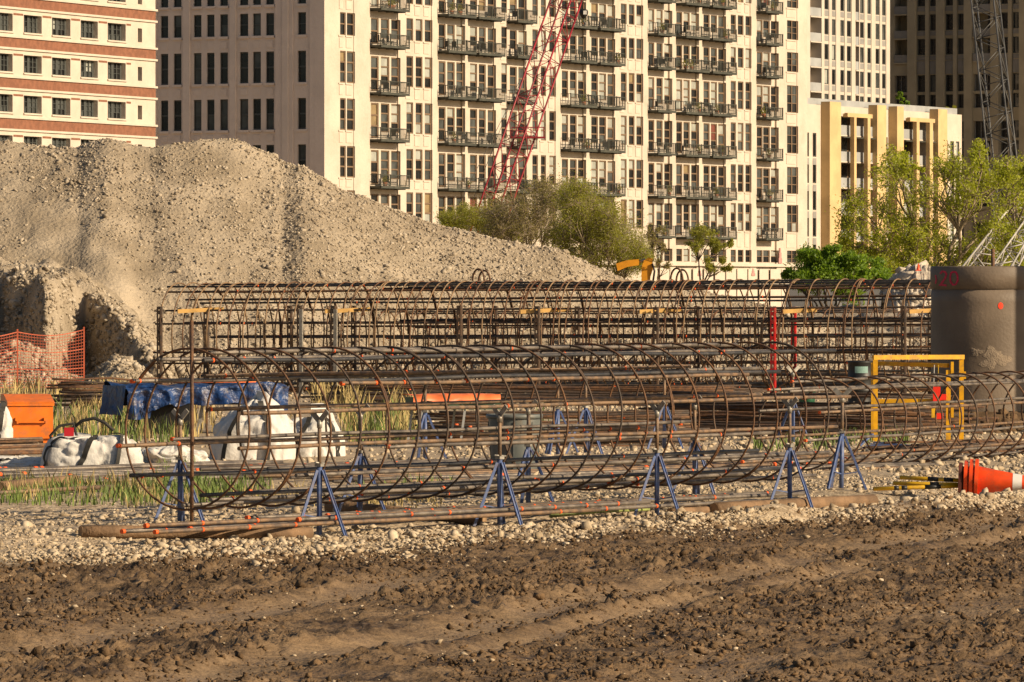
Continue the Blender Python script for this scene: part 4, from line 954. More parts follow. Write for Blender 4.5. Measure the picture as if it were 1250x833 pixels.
# ------------------------------------------------------------------ blue jack stands
def jack_stand(label, group, tip=0.56, top=1.02):
    t = thing('jack_stand', label, 'jack stand', group=group)
    MB().tube([(0, 0, 0.015), (0, 0, tip+0.03)], 0.024, 10).build('column', MAT['blue_paint'], t)
    ip = MB().tube([(0, 0, tip), (0, 0, top-0.05)], 0.0175, 10).build('inner_pipe', MAT['bar_rusty'], t)
    MB().tube([(0, 0, top-0.12), (0, 0, top-0.055)], 0.024, 10).build('collar', MAT['galvanised'], ip)
    for k in range(3):
        a = math.radians(35+120*k); c, s = math.cos(a), math.sin(a)
        lg = MB().bar((c*0.026, s*0.026, tip-0.01), (c*0.25, s*0.25, 0.0), 0.030, 0.012, (c, s, 0.3)).bar((c*0.03-s*0.012, s*0.03+c*0.012, tip-0.01), (c*0.254-s*0.012, s*0.254+c*0.012, 0.0), 0.008, 0.026, (c, s, 0.3)).build('leg', MAT['blue_paint'], t)
        MB().bar((c*0.02, s*0.02, 0.16), (c*0.178, s*0.178, 0.185), 0.026, 0.010).build('brace', MAT['blue_paint'], lg)
    hd = MB()
    for sgn in (-1, 1): hd.bar((0, sgn*0.012, top-0.055), (0, sgn*0.085, top+0.02), 0.045, 0.014, (1, 0, 0))
    hd.build('head', MAT['galvanised'], t)
    MB().tube([(-0.07, 0, tip+0.055), (0.08, 0, tip+0.045)], 0.008, 6).box((-0.03, -0.03, tip+0.02), (0.03, 0.03, tip+0.045)).build('screw_handle', MAT['galvanised'], t)
    return t
ca = math.atan2(AU[1], AU[0])
proto = jack_stand('blue tripod jack stand under the near side of the hooped cage', 'jack stands on the near side of the hooped cage')
first = True
def solve_row(px, off):
    k = (px-625)/F; b = AX+AN*off; s = (k*b[1]-b[0])/(AU[0]-k*AU[1]); return b+AU*s
def set_tree(o, mw):
    rel = {}
    for c in kids(o):
        rel[c] = W[o].inverted() @ W[c]
        for g in kids(c): rel[g] = W[o].inverted() @ W[g]
    W[o] = mw; o.matrix_basis = mw
    for c, r in rel.items(): W[c] = mw @ r
ORD = iter(('first', 'second', 'third', 'fourth')*2)
for px, off, lab in ((390, 0.66, None), (610, 0.66, None), (802, 0.66, None), (964, 0.66, None), (1014, 0.3, 'blue tripod jack stand with a leaning pipe, past the end of the hooped cage'), (220, -0.66, 0), (440, -0.66, 0), (645, -0.66, 0), (848, -0.66, 0)):
    p = solve_row(px, off); z = float(gz(*p)); s = (1.05-z+0.02)/1.02 if lab is None or lab == 0 else 0.98
    mw = M3((p[0], p[1], z+0.005), ca+R.uniform(-0.3, 0.3), (1, 1, s))
    if lab: mw = M3((p[0]+0.2, p[1]+1.6, 0.1), ca+0.4) @ Matrix.Rotation(math.radians(4), 4, 'Y')
    if first: set_tree(proto, mw); first = False; proto['label'] = 'blue jack stand on the near side of the hooped cage, %s from the upright rod' % next(ORD); continue
    if lab is None: copy_tree(proto, mw, 'blue jack stand on the near side of the hooped cage, %s from the upright rod' % next(ORD))
    elif lab == 0: copy_tree(proto, mw, 'blue jack stand on the far side of the hooped cage, %s from the upright rod' % next(ORD), 'jack stands on the far side of the hooped cage')
    else: copy_tree(proto, mw, lab)['group'] = 'spare jack stands'
for px, py, lab in ((519, 562, 'blue jack stand between the green toolbox and the white bag'), (681, 556, 'blue jack stand just behind the grey bin'), (715, 554, 'blue jack stand paired behind the grey bin, farther from it'), (811, 548, 'blue jack stand before the rusty bar stack'), (968, 541, 'blue jack stand below the bright red post')):
    p = GP(px, py); copy_tree(proto, M3((p.x, p.y, p.z), R.uniform(0, 2), (1.05, 1.05, 1.0)), lab, 'spare jack stands')

# ------------------------------------------------------------------ loose bars and timbers on the ground
def log(p, q, r, lab, square=True):
    t = thing('timber', lab, 'timber', p, group='timbers under the bars'); p, q = Vector(p), Vector(q); d = (q-p).normalized()
    if square: b = MB().bar(p, q, r*2, r*1.8)
    b = MB(); n = 10; pts = [p+(q-p)*k/6 for k in range(7)]; b.tube(pts, [r*(1+0.04*math.sin(k*2.1)) for k in range(7)], 8)
    b.build('beam', MAT['timber_brown'], t)
    for e, s in ((p, -1), (q, 1)):
        MB().tube([e+d*s*0.002, e+d*s*0.006], r*0.93, 8).build('end_grain', MAT['timber_end'], t)
    return t
def gp(px, py, h): v = GP(px, py); v.z += h; return v
log(gp(99, 650, .05), gp(379, 658, .05), 0.055, 'long brown timber nearest the mud, under the loose bars')
log(gp(872, 616, .055), gp(1066, 618, .055), 0.065, 'brown timber beneath the two jack stands by the cones')
log(gp(818, 624, .04), gp(930, 625, .045), 0.045, 'short brown timber resting at the edge of the mud')
log(gp(400, 625, .05), gp(590, 629, .05), 0.06, 'brown timber half hidden behind the loose bars')
log(gp(0, 601, .05), gp(92, 592, .05), 0.06, 'weathered brown timber in the green grass')
# loose bars along the near cage: each one a thing
rng = random.Random(31)
for k in range(9):
    off = 0.52+0.075*(k % 5)-0.5*(k > 4); z = 0.13+0.04*(k % 2) if k < 5 else 0.16
    s0 = rng.uniform(-1.6, 0.6) if k < 5 else rng.uniform(0.5, 2.5); s1 = s0+rng.uniform(5.5, 9.0); pts = []
    for i in range(11):
        s = s0+(s1-s0)*i/10; p = AX+AU*s+AN*(off+0.03*math.sin(s*1.3+k)+(s-3)*0.012*(k % 3-1)); pts.append((p[0], p[1], max(float(gh(p[0], p[1]))+0.03, z-0.003*s)))
    t = thing('steel_bar', 'long ribbed steel bar with orange marks lying below the hooped cage', 'steel bar', pts[0], group='loose bars below the hooped cage')
    MB().tube(pts, 0.0185, 8).build('bar', MAT[('bar_grey', 'bar_rusty', 'bar_grey')[k % 3]], t)
    mk = MB()
    for i in range(1, 10):
        if rng.random() < 0.75:
            a, c = Vector(pts[i]), Vector(pts[i+1]); u = (c-a).normalized(); mk.tube([a-u*0.012, a+u*0.012], 0.0215, 8)
    a = Vector(pts[0]); u = (Vector(pts[1])-a).normalized(); mk.tube([a-u*0.002, a+u*0.035], 0.0205, 8); mk.build('paint_mark', MAT['paint_orange'], t)['kind'] = 'stuff'
def bundle(lab, grp, p, q, n, r, spread, height, mats, mark=0.0, seed=1, rib=6, kink=0.0):
    """a stack of straight bars between p and q, wide and high"""
    g = random.Random(seed); p, q = Vector(p), Vector(q); d = (q-p).normalized(); sd = Vector((-d.y, d.x, 0)).normalized(); L = (q-p).length
    t = thing('rebar_stack', lab, 'rebar stack', p, group=grp); mk = MB()
    me = {m: MB().tube([(k/8, 0.0015*math.sin(k*1.3)*L*0.05, 0) for k in range(9)], 1.0, rib) for m in mats}
    for k in range(n):
        w_ = g.uniform(-spread/2, spread/2); hh = height*(1-(abs(w_)*2/spread)**2)*g.random()+r
        a = p+sd*w_+d*g.uniform(-0.06, 0.06)*L; b = q+sd*(w_+g.uniform(-0.05, 0.05))+d*g.uniform(-0.06, 0.06)*L
        a.z = p.z+hh; b.z = q.z+hh+g.uniform(-0.02, 0.02)
        pts = [a+(b-a)*i/6+Vector((0, 0, kink*g.uniform(-1, 1) if 0 < i < 6 else 0)) for i in range(7)]
        MB().tube(pts, r, rib).build('bar', MAT[g.choice(mats)], t)
        for s in range(8):
            if g.random() < mark:
                c = a+(b-a)*g.random(); mk.tube([c-d*0.025, c+d*0.025], r*1.3, 6)
    if mk.v: o = mk.build('paint_mark', MAT['paint_orange'], t); o['kind'] = 'stuff'
    return t
bundle('low stack of long grey bars in front of the white bags', 'bar stacks', gp(-60, 588, 0), gp(330, 577, 0), 44, 0.02, 3.4, 0.10, ['bar_grey', 'bar_grey', 'bar_rusty'], 0.14, 3)
bundle('flat stack of long bars stretching behind the hooped cage', 'bar stacks', gp(300, 585, 0), gp(960, 566, 0), 30, 0.02, 5.0, 0.10, ['bar_grey', 'bar_rusty', 'bar_grey'], 0.12, 4)
bundle('bars stacked beside the orange job box', 'bar stacks', gp(-80, 556, 0), gp(60, 553, 0), 18, 0.018, 1.6, 0.16, ['rust', 'bar_rusty'], 0.0, 5)
bundle('rusty stack of thin bars behind the grey bin', 'bar stacks', gp(525, 541, 0), gp(830, 540, 0), 60, 0.016, 4.2, 0.42, ['rust', 'rust_dark', 'rust', 'bar_rusty'], 0.03, 6, 5, 0.02)
bundle('tall dark stack of rusty bars below the red posts', 'bar stacks', gp(800, 528, 0), gp(1150, 532, 0), 70, 0.018, 4.0, 0.62, ['rust_dark', 'rust_dark', 'rust'], 0.0, 7, 5, 0.02)
bundle('small pile of rusty bars in front of the concrete pier', 'bar stacks', gp(1095, 553, 0), gp(1262, 549, 0), 24, 0.016, 1.6, 0.14, ['rust', 'rust_dark', 'rust'], 0.0, 8, 5, 0.01)
bundle('rusty stack of bars in the weeds behind the job box', 'bar stacks', gp(70, 498, 0), gp(215, 497, 0), 34, 0.02, 3.0, 0.5, ['rust', 'rust_dark'], 0.0, 9, 5, 0.02)
bundle('rusty stack of bars under the tall rear cage', 'bar stacks', gp(420, 492, 0), gp(900, 494, 0), 40, 0.02, 4.0, 0.35, ['rust', 'rust_dark', 'rust_dark'], 0.02, 10, 5, 0.02)
# single rod standing at the open end of the near cage
b = MB(); p = P(234, 640, 48.95); b.tube([(p.x, p.y, 0.0), (p.x+0.003, p.y, 0.9), (p.x+0.0, p.y, 1.885)], 0.0165, 8)
o = b.build('steel_rod', MAT['rust']); tag(o, 'upright rusty rod standing at the open end of the hooped cage', 'rod')
# green stick
a, c = gp(672, 638, .06), gp(792, 629, .06); o = MB().tube([a, (a+c)/2+Vector((0, 0, .012)), c], 0.017, 8).build('stick', MAT['stick_green']); tag(o, 'thin yellow green stick lying on the gravel', 'stick')
a, c = gp(-20, 609, .05), gp(140, 600, .05); o = MB().tube([a, (a+c)/2, c], 0.022, 8).build('old_pipe', MAT['bar_rusty']); tag(o, 'thin weathered pipe lying at the front of the grass', 'pipe')
# ------------------------------------------------------------------ concrete pier with the sprayed number
PR = 0.82; pc = GP(1203.5, 524); PCX, PCY = pc.x, pc.y; PTOP = EYE+36/F*(PCY-PR)
pier = thing('concrete_pier', 'round mud stained concrete pier with a sprayed red 20', 'pier', (PCX, PCY, 0.0))
b = MB(); zs = [0.0, 0.5, 1.0, 1.26, 1.27, 1.6, 2.0, PTOP-0.36]
b.lathe([(PR, z) for z in zs]+[(PR-0.012, PTOP-0.355), (PR-0.012, PTOP-0.345)], 72, (PCX, PCY, 0)); b.build('shaft', MAT['pier_concrete'], pier)
b = MB(); b.lathe([(PR-0.012, PTOP-0.345), (PR+0.012, PTOP-0.335), (PR+0.012, PTOP-0.02), (PR-0.01, PTOP), (PR-0.35, PTOP-0.01), (0.0, PTOP-0.03)], 72, (PCX, PCY, 0)); b.build('collar', MAT['pier_concrete'], pier)
def on_pier(px, py, off=0.004, upper=True):
    """a point of the pier's surface under a photo pixel"""
    rr = PR+0.012+off if upper else PR+off; y = PCY-rr*0.8
    for _ in range(12):
        x = (px-625)/F*y; dx = max(-rr*0.999, min(rr*0.999, x-PCX)); y = PCY-math.sqrt(rr*rr-dx*dx)
    return Vector((x, y, EYE-(py-HZ)/F*y))
def paint_stroke(pts, wd, m, name, upper=True, wob=1):
    b = MB(); g = random.Random(len(pts)+wob); rows = []
    full = []
    for i in range(len(pts)-1):
        for k in range(5): full.append((pts[i][0]+(pts[i+1][0]-pts[i][0])*k/5, pts[i][1]+(pts[i+1][1]-pts[i][1])*k/5))
    full.append(pts[-1])
    for i, (x, y) in enumerate(full):
        x2, y2 = full[min(i+1, len(full)-1)]; x1, y1 = full[max(i-1, 0)]; dx, dy = x2-x1, y2-y1; l = math.hypot(dx, dy) or 1
        w2 = wd*g.uniform(0.8, 1.15)/2; rows.append([on_pier(x-dy/l*w2, y+dx/l*w2, 0.005, upper), on_pier(x+dy/l*w2, y-dx/l*w2, 0.005, upper)])
    b.grid(rows); return b.build(name, MAT[m], pier)
paint_stroke([(1147.5, 334.5), (1150, 331.6), (1153.5, 332), (1155.2, 335), (1153.5, 340), (1150, 345), (1147, 348.4), (1151, 348), (1155.6, 348.8)], 2.3, 'paint_red', 'painted_digit')
paint_stroke([(1164.3, 331.8), (1161, 333.2), (1159.6, 338), (1160.2, 344), (1163, 348), (1166.6, 347.4), (1169, 343), (1168.8, 336.5), (1166.8, 332.6), (1164.3, 331.8)], 2.3, 'paint_red', 'painted_digit')
paint_stroke([(1141.8, 336), (1143, 341), (1141.9, 346.5)], 1.6, 'paint_red', 'painted_mark')
ct = (1221.5, 373.5); rows = []; b = MB()
vv = [on_pier(ct[0], ct[1], 0.006, False)]+[on_pier(ct[0]+3.2*math.cos(a), ct[1]+4.2*math.sin(a), 0.005, False) for a in np.linspace(0, 6.2832, 17)[:-1]]
b.add(vv, [(0, 1+k, 1+(k+1) % 16) for k in range(16)]); b.build('painted_dot', MAT['paint_fluoro'], pier)
# splashed grout on the lower half
for sx, sy, rx, ry, sd in ((1214, 438, 22, 16, 1), (1192, 430, 10, 6, 2)):
    g = random.Random(sd); vv = [on_pier(sx, sy, 0.008, False)]; ring = []
    for k in range(40):
        a = 6.2832*k/40; f = 0.75+0.2*math.sin(3*a+sd)+0.12*math.sin(7*a+sd*2)+g.uniform(-0.06, 0.06); ring.append((math.cos(a)*rx*f, math.sin(a)*ry*f))
    vv += [on_pier(sx+x*0.6, sy+y*0.6, 0.008, False) for x, y in ring]+[on_pier(sx+x, sy+y, 0.003, False) for x, y in ring]
    f_ = [(0, 1+k, 1+(k+1) % 40) for k in range(40)]+[(1+k, 41+k, 41+(k+1) % 40, 1+(k+1) % 40) for k in range(40)]
    b = MB(); b.add(vv, f_, True); b.build('grout_splash', MAT['mud_splash'], pier)
# tall casing added unseen at the right to cast a shadow edge on the pier
cs = Vector((PCX, PCY, 0))+Vector((0.906, -0.423, 0))*6.2+Vector((0.423, 0.906, 0))*0.316
t = thing('shadow_casing', 'unseen tall casing added right of the pier to cast shade on it', 'casing', (cs.x, cs.y, 0))
b = MB(); b.lathe([(PR, 0), (PR, 6.6), (PR-0.04, 6.6), (PR-0.04, 0.3)], 48, (cs.x, cs.y, 0)); b.build('tube', MAT['rust'], t)
b = MB(); b.lathe([(PR+0.003, 6.2), (PR+0.05, 6.21), (PR+0.05, 6.55), (PR+0.003, 6.56)], 48, (cs.x, cs.y, 0)); b.build('band', MAT['rust_dark'], t)
# spoil at its foot
n = 1500; a = NR.uniform(0, 6.28, n); rr = PR+np.abs(NR.normal(0, 0.55, n)); x = PCX+rr*np.cos(a); y = PCY+rr*np.sin(a); s = np.exp(NR.normal(-2.9, 0.5, n)).clip(0.02, 0.14)
stuff_stones('rubble', 'dark lumps of spoil around the foot of the concrete pier', 'rubble', np.stack([x, y, 0.1+0.25*np.exp(-((rr-PR)/0.5)**2)*NR.random(n)], -1), s, 'mud_clod', 0, 0.8, 8)
b = MB(); b.lathe([(PR+0.9, 0.05), (PR+0.5, 0.16), (PR+0.2, 0.30), (PR-0.05, 0.36)], 40, (PCX, PCY, 0.03)); o = b.build('spoil_bank', MAT['mud_clod']); tag(o, 'low bank of spoil ringing the pier foot', kind='structure')

# ------------------------------------------------------------------ yellow guard frame
t0 = GP(1068, 540); gy = t0.y; t = thing('guard_frame', 'yellow steel guard frame of square tube in front of the concrete pier', 'guard frame', (t0.x, gy, 0.1))
def gx(px, y): return (px-625)/F*y
k = gy; zt = EYE-(436.5-HZ)/F*k; T = 0.062
NL = Vector((gx(1068.5, k), k, 0.1)); FR = Vector((gx(1173.5, k+0.5), k+0.5, 0.1)); NR_ = Vector((gx(1157.5, k-0.1), k-0.1, 0.1)); FL = Vector((gx(1066, k+0.62), k+0.62, 0.1))
for p, hh in ((NL, zt), (FR, zt+0.0), (NR_, zt-0.14), (FL, zt-0.05)):
    MB().bar((p.x, p.y, p.z), (p.x, p.y, hh-T/2), T).build('post', MAT['guard_yellow'], t)
MB().bar((NL.x-T/2, NL.y, zt), (FR.x+T/2, FR.y, zt), T).build('top_rail', MAT['guard_yellow'], t)
MB().bar((FL.x, FL.y, zt-0.09), (NR_.x, NR_.y, zt-0.11), T*0.9).build('top_rail', MAT['guard_yellow'], t)
zm = EYE-(490-HZ)/F*k; MB().bar((NL.x+T/2, NL.y, zm), (NR_.x-T/2, NR_.y, zm+0.01), T*0.9).build('mid_rail', MAT['guard_yellow'], t)
for zz, ln in ((zm+0.38, 0.16), (zm-0.22, 0.16)): MB().box((NR_.x+T/2+0.002, NR_.y-0.05, zz), (NR_.x+T/2+0.04, NR_.y+0.05, zz+ln)).build('hinge', MAT['guard_yellow'], t)
MB().box((FR.x+T/2+0.002, FR.y-0.03, zt-0.3), (FR.x+T/2+0.03, FR.y+0.03, zt-0.2)).build('hinge', MAT['guard_yellow'], t)
# the harness hung on it
hx, hy = gx(1143, k-0.1), k-0.14
t = thing('safety_lanyard', 'red and yellow safety lanyard hanging from the yellow guard frame', 'lanyard', (hx, hy, zm-0.1))
MB().bar((hx-0.03, hy, zt-0.1), (hx-0.045, hy, zm-0.02), 0.03, 0.008).build('strap', MAT['reflective_white'], t)
MB().bar((hx+0.025, hy, zt-0.1), (hx+0.02, hy, zm+0.12), 0.03, 0.008).build('strap', MAT['pole_yellow'], t)
MB().box((hx-0.05, hy-0.04, zm-0.02), (hx+0.05, hy+0.03, zm+0.20)).box((hx+0.05, hy-0.03, zm+0.02), (hx+0.13, hy+0.02, zm+0.10)).build('arrester', MAT['safety_red'], t)
MB().box((hx-0.07, hy-0.03, zm-0.22), (hx-0.01, hy+0.02, zm-0.06)).build('hook', MAT['pole_yellow'], t)
MB().box((hx+0.0, hy-0.03, zm-0.24), (hx+0.09, hy+0.02, zm-0.16)).build('tag', MAT['safety_red'], t)

# ------------------------------------------------------------------ stacked cones lying on their side, with bar poles
c0 = GP(1172, 598); ang = math.radians(-6); tilt = math.radians(2)
def cone_profile(): return [(0.155, 0.0), (0.155, 0.03), (0.148, 0.035), (0.034, 0.70), (0.028, 0.71), (0.022, 0.70), (0.022, 0.69)]
# cone axis lies along +x, base to the left
labs = ['dirty dark traffic cone, outermost of the lying cone stack', 'orange traffic cone second from the dirty one in the lying stack', 'orange traffic cone third from the dirty one in the lying stack', 'orange traffic cone with white collars, innermost of the lying stack']
for k in range(4):
    r0 = 0.185; base = Vector((c0.x+0.055*k, c0.y-0.004*k, c0.z+0.195))
    Mc = Matrix.Translation(base) @ Matrix.Rotation(ang, 4, 'Z') @ Matrix.Rotation(math.radians(90)+tilt, 4, 'Y') @ Matrix.Rotation(0.25*k, 4, 'Z')
    m = 'cone_dark' if k == 0 else 'cone_orange'
    t = thing('traffic_cone', labs[k], 'traffic cone', base, group='traffic cones lying in a stack'); W[t] = Mc; t.matrix_basis = Mc
    b = MB(); n = 28; v = []          # rounded square foot
    for z in (-0.015, 0.02):
        for j in range(n):
            a = 6.2832*j/n; q = (abs(math.cos(a))**5+abs(math.sin(a))**5)**(-0.2); v.append((r0*q*math.cos(a), r0*q*math.sin(a), z))
    f = [(j, (j+1) % n, n+(j+1) % n, n+j) for j in range(n)]; b.add(v, f, True)
    v2 = []
    for j in range(n):
        a = 6.2832*j/n; v2.append((0.135*math.cos(a), 0.135*math.sin(a), -0.015))
    b.add(v[:n]+v2, [(j, n+j, n+(j+1) % n, (j+1) % n) for j in range(n)]); b.add(v[n:]+[(0.15*math.cos(6.2832*j/n), 0.15*math.sin(6.2832*j/n), 0.02) for j in range(n)], [(j, (j+1) % n, n+(j+1) % n, n+j) for j in range(n)])
    b.build('foot', MAT[m], t, Mc.copy())
    b = MB(); b.lathe([(0.135, -0.015), (0.15, 0.02), (0.036, 0.70), (0.03, 0.712), (0.022, 0.705), (0.022, 0.66)], 28); bd = b.build('body', MAT[m], t, Mc.copy())
    if k == 3:
        for za, zb in ((0.375, 0.47), (0.52, 0.575)):
            ra, rb = 0.15-(za-0.02)*0.1676+0.002, 0.15-(zb-0.02)*0.1676+0.002; b = MB(); b.lathe([(ra, za), (rb, zb)], 28); b.build('collar', MAT['reflective_white'], bd, Mc.copy())
for k, (x0, y0, x1, y1, dz, lab) in enumerate(((1098, 583, 1180, 587, 0.13, 'yellow and black barrier pole, upper of the three in the cones'), (1090, 590, 1180, 592, 0.06, 'yellow and black barrier pole in the middle of the three'), (1066, 597, 1180, 593, 0.03, 'yellow and black barrier pole with a wire ring at its tip'))):
    a = GP(x0, 598); c = GP(x1, 598); a = P(x0, y0, c0.y-0.05+0.09*(1-k)); c = P(x1, y1, c0.y-0.02); d = (c-a)
    t = thing('barrier_pole', lab, 'pole', a, group='barrier poles in the cones')
    MB().tube([a, c], 0.021, 10).build('tube', MAT['pole_yellow'], t)
    for u0, u1 in (((0.42, 0.58), (0.66, 0.8)), ((0.5, 0.62),), ((0.22, 0.27), (0.30, 0.36), (0.55, 0.72)))[k]: MB().tube([a+d*u0, a+d*u1], 0.0225, 10).build('black_band', MAT['black_plastic'], t)
    MB().tube([a-d.normalized()*0.045+Vector((0, 0.0, 0)), a-d.normalized()*0.005], [0.006, 0.016], 8).build('tip', MAT['galvanised'], t)

# ------------------------------------------------------------------ grey bin
p = GP(628, 581); t = thing('rubbish_bin', 'round grey plastic rubbish bin behind the hooped cage', 'bin', p)
b = MB(); b.lathe([(0, 0.0), (0.235, 0.0), (0.245, 0.02), (0.29, 0.62), (0.29, 0.655), (0.275, 0.655), (0.235, 0.05), (0, 0.04)], 36, p); b.build('body', MAT['bin_grey'], t)
b = MB(); b.lathe([(0.292, 0.635), (0.315, 0.64), (0.315, 0.685), (0.28, 0.685), (0.28, 0.657)], 36, p); b.build('rim', MAT['bin_grey'], t)
for a in (math.radians(200), math.radians(20)):
    c = p+Vector((0.315*math.cos(a), 0.315*math.sin(a), 0.53)); tx = Vector((-math.sin(a), math.cos(a), 0)); ro = Vector((math.cos(a), math.sin(a), 0))
    b = MB(); b.tube([c-tx*0.09-ro*0.04, c-tx*0.08+ro*0.03, c+tx*0.08+ro*0.03, c+tx*0.09-ro*0.04], 0.018, 8); b.build('handle', MAT['bin_grey'], t)
for a in np.arange(0, 6.28, math.pi/4):
    ro = Vector((math.cos(a), math.sin(a), 0)); MB().bar(p+ro*0.249+Vector((0, 0, .05)), p+ro*0.291+Vector((0, 0, .6)), 0.03, 0.012, ro).build('rib', MAT['bin_grey'], t)

# ------------------------------------------------------------------ orange job box
p = GP(38, 541); a = math.radians(12); t = thing('job_box', 'orange steel job box with a sloped lid standing in the weeds', 'tool chest', p, a); Mj = W[t]
def jb(): return MB()
jb().box((-0.31, 0.0, 0.06), (0.30, 0.72, 0.50)).build('body', MAT['box_orange'], t, Mj.copy())
b = MB(); b.add([(-0.325, -0.02, 0.503), (0.315, -0.02, 0.503), (0.315, 0.74, 0.503), (-0.325, 0.74, 0.503), (-0.325, -0.02, 0.56), (0.315, -0.02, 0.56), (0.315, 0.4, 0.655), (-0.325, 0.4, 0.655), (0.315, 0.74, 0.655), (-0.325, 0.74, 0.655)],
      [(3, 2, 1, 0), (0, 1, 5, 4), (4, 5, 6, 7), (7, 6, 8, 9), (1, 2, 8, 6, 5), (2, 3, 9, 8), (3, 0, 4, 7, 9)]); b.build('lid', MAT['box_orange'], t, Mj.copy())
jb().box((-0.325, -0.026, 0.545), (0.315, -0.021, 0.56)).box((-0.20, -0.045, 0.275), (0.22, -0.002, 0.295)).build('handle_bar', MAT['box_orange'], t, Mj.copy())
for x in (-0.19, 0.20): jb().box((x-0.03, -0.05, 0.30), (x+0.03, -0.003, 0.345)).box((x-0.012, -0.055, 0.265), (x+0.012, -0.046, 0.30)).build('latch', MAT['box_orange'], t, Mj.copy())
for x in (-0.24, 0.23): jb().box((x-0.06, 0.04, 0.0), (x+0.06, 0.68, 0.06)).build('skid', MAT['box_orange'], t, Mj.copy())

# ------------------------------------------------------------------ white bulk bags
def bag(name, lab, c, a, bb, h, seed, straps=(), rz=0.0, lean=0.0, fold=0.09, grp='white bulk bags', box=0.38, peak=0.0):
    c = Vector(c); t = thing(name, lab, 'bag', c, rz, grp)
    def S_(u, v):
        cu, su = np.cos(u), np.sin(u); r = (np.abs(np.cos(v*math.pi/2))+1e-6)**box
        q = (np.abs(cu)**3+np.abs(su)**3)**(-1/3); x = a*r*q*cu; y = bb*r*q*su; z = h*np.sin(v*math.pi/2)**0.8
        n1 = fbm(cu*1.3+seed, su*1.3, v*1.6, seed, 2); n2 = -0.9*np.exp(-(vn(cu*1.9+seed*2, su*1.9, v*2.0, seed+9)/0.085)**2)-0.55*np.exp(-(vn(cu*4.2+seed*2, su*4.2, v*3.4, seed+19)/0.12)**2)
        k = 1+fold*1.8*n1+fold*n2
        return np.stack([x*k+lean*z, y*k, np.maximum(z*(1+0.35*n1+fold*n2)+peak*h*np.exp(-((x/a-0.1)/0.3)**2)*v, 0.0)], -1)
    U, V = np.meshgrid(np.linspace(0, 2*math.pi, 97), np.linspace(0, 1, 40)); pts = S_(U, V); nr_, nc_ = U.shape
    idx = np.arange(nr_*nc_).reshape(nr_, nc_); f = np.stack([idx[:-1, :-1], idx[:-1, 1:], idx[1:, 1:], idx[1:, :-1]], -1).reshape(-1, 4)
    me = mesh_np('sack', pts.reshape(-1, 3), f, True); me.materials.append(MAT['bag_white']); inst('sack', me, W[t].copy(), t)
    for path, wd in straps:
        us = np.interp(np.linspace(0, 1, 40), np.linspace(0, 1, len(path)), [q[0] for q in path]); vs = np.interp(np.linspace(0, 1, 40), np.linspace(0, 1, len(path)), [q[1] for q in path])
        ce = S_(us, vs); cen = np.array((lean*h*0.4, 0, h*0.35)); out = ce-cen; out /= np.linalg.norm(out, axis=1)[:, None]
        tn = np.gradient(ce, axis=0); tn /= np.linalg.norm(tn, axis=1)[:, None]+1e-9; sd = np.cross(tn, out); sd /= np.linalg.norm(sd, axis=1)[:, None]+1e-9
        b = MB(); b.grid([[tuple(ce[i]+sd[i]*wd*e/2+out[i]*0.03) for e in (-1, 0, 1)] for i in range(40)]); b.build('strap', MAT['strap_black'], t, W[t].copy())
    return t
hp = math.pi
B1_ = bag('bulk_bag', 'slumped white bulk bag with black straps and a loose strap loop on top', GP(108, 576)+Vector((0, 0.4, 0)), 0.60, 0.45, 0.40, 3,
    ((((4.45, 0.0), (4.6, 0.4), (4.75, 0.75), (4.9, 0.97)), 0.06), (((5.15, 0.0), (5.2, 0.35), (5.35, 0.62), (5.6, 0.95)), 0.05), (((3.75, 0.0), (3.8, 0.35), (3.95, 0.7), (4.1, 0.95)), 0.05)), 0.1)
# loose straps on top of it
c = GP(80, 576)+Vector((0, 0.35, 0.38)); b = MB()
b.tube([c+Vector((-0.16, 0, -0.12)), c+Vector((-0.20, -.02, 0.02)), c+Vector((-0.10, 0, 0.13)), c+Vector((0.06, .02, 0.16)), c+Vector((0.10, 0, 0.02)), c+Vector((0.02, -0.1, -0.12)), c+Vector((-0.08, -0.25, -0.2))], 0.017, 6)
b.tube([c+Vector((0.05, 0.05, 0.10)), c+Vector((0.16, 0, 0.19)), c+Vector((0.30, 0, 0.22)), c+Vector((0.42, 0, 0.17)), c+Vector((0.52, 0, 0.08))], 0.02, 6)
b.build('strap_loop', MAT['strap_black'], B1_)
b = MB(); b.box((c.x-0.02, c.y-0.30, c.z+0.02), (c.x+0.09, c.y-0.29, c.z+0.12)); b.build('label_tag', MAT['bag_red'], B1_)
bag('bulk_bag', 'tall crumpled white bulk bag beside the blue tarp, black bands across', GP(304, 562)+Vector((0, 0.5, 0)), 0.52, 0.5, 0.66, 8,
    ((((4.2, 0.0), (4.25, 0.4), (4.3, 0.8)), 0.06), (((5.1, 0.0), (5.05, 0.45), (4.9, 0.85)), 0.07)), 0.0, 0.1, 0.075, peak=0.17)
bag('bulk_bag', 'lower white bulk bag leaning against the taller one', GP(378, 558)+Vector((0, 0.4, 0)), 0.42, 0.42, 0.52, 12,
    ((((4.0, 0.0), (4.1, 0.45), (4.4, 0.85)), 0.06), (((5.4, 0.0), (5.3, 0.4), (5.0, 0.8)), 0.05)), 0.3, 0.0, 0.08)
bag('bulk_bag', 'flat empty white bag lying beside the slumped bag', GP(20, 574)+Vector((0, 0.3, 0)), 0.52, 0.35, 0.14, 15, ((((4.0, 0.0), (4.2, 0.5), (4.4, 0.9)), 0.04),), 0.0, 0, 0.12)
bag('bulk_bag', 'small heap of torn white sacking between the bags', GP(212, 566)+Vector((0, 0.3, 0)), 0.42, 0.3, 0.16, 17, (), 0.2, 0, 0.16, peak=0.5)
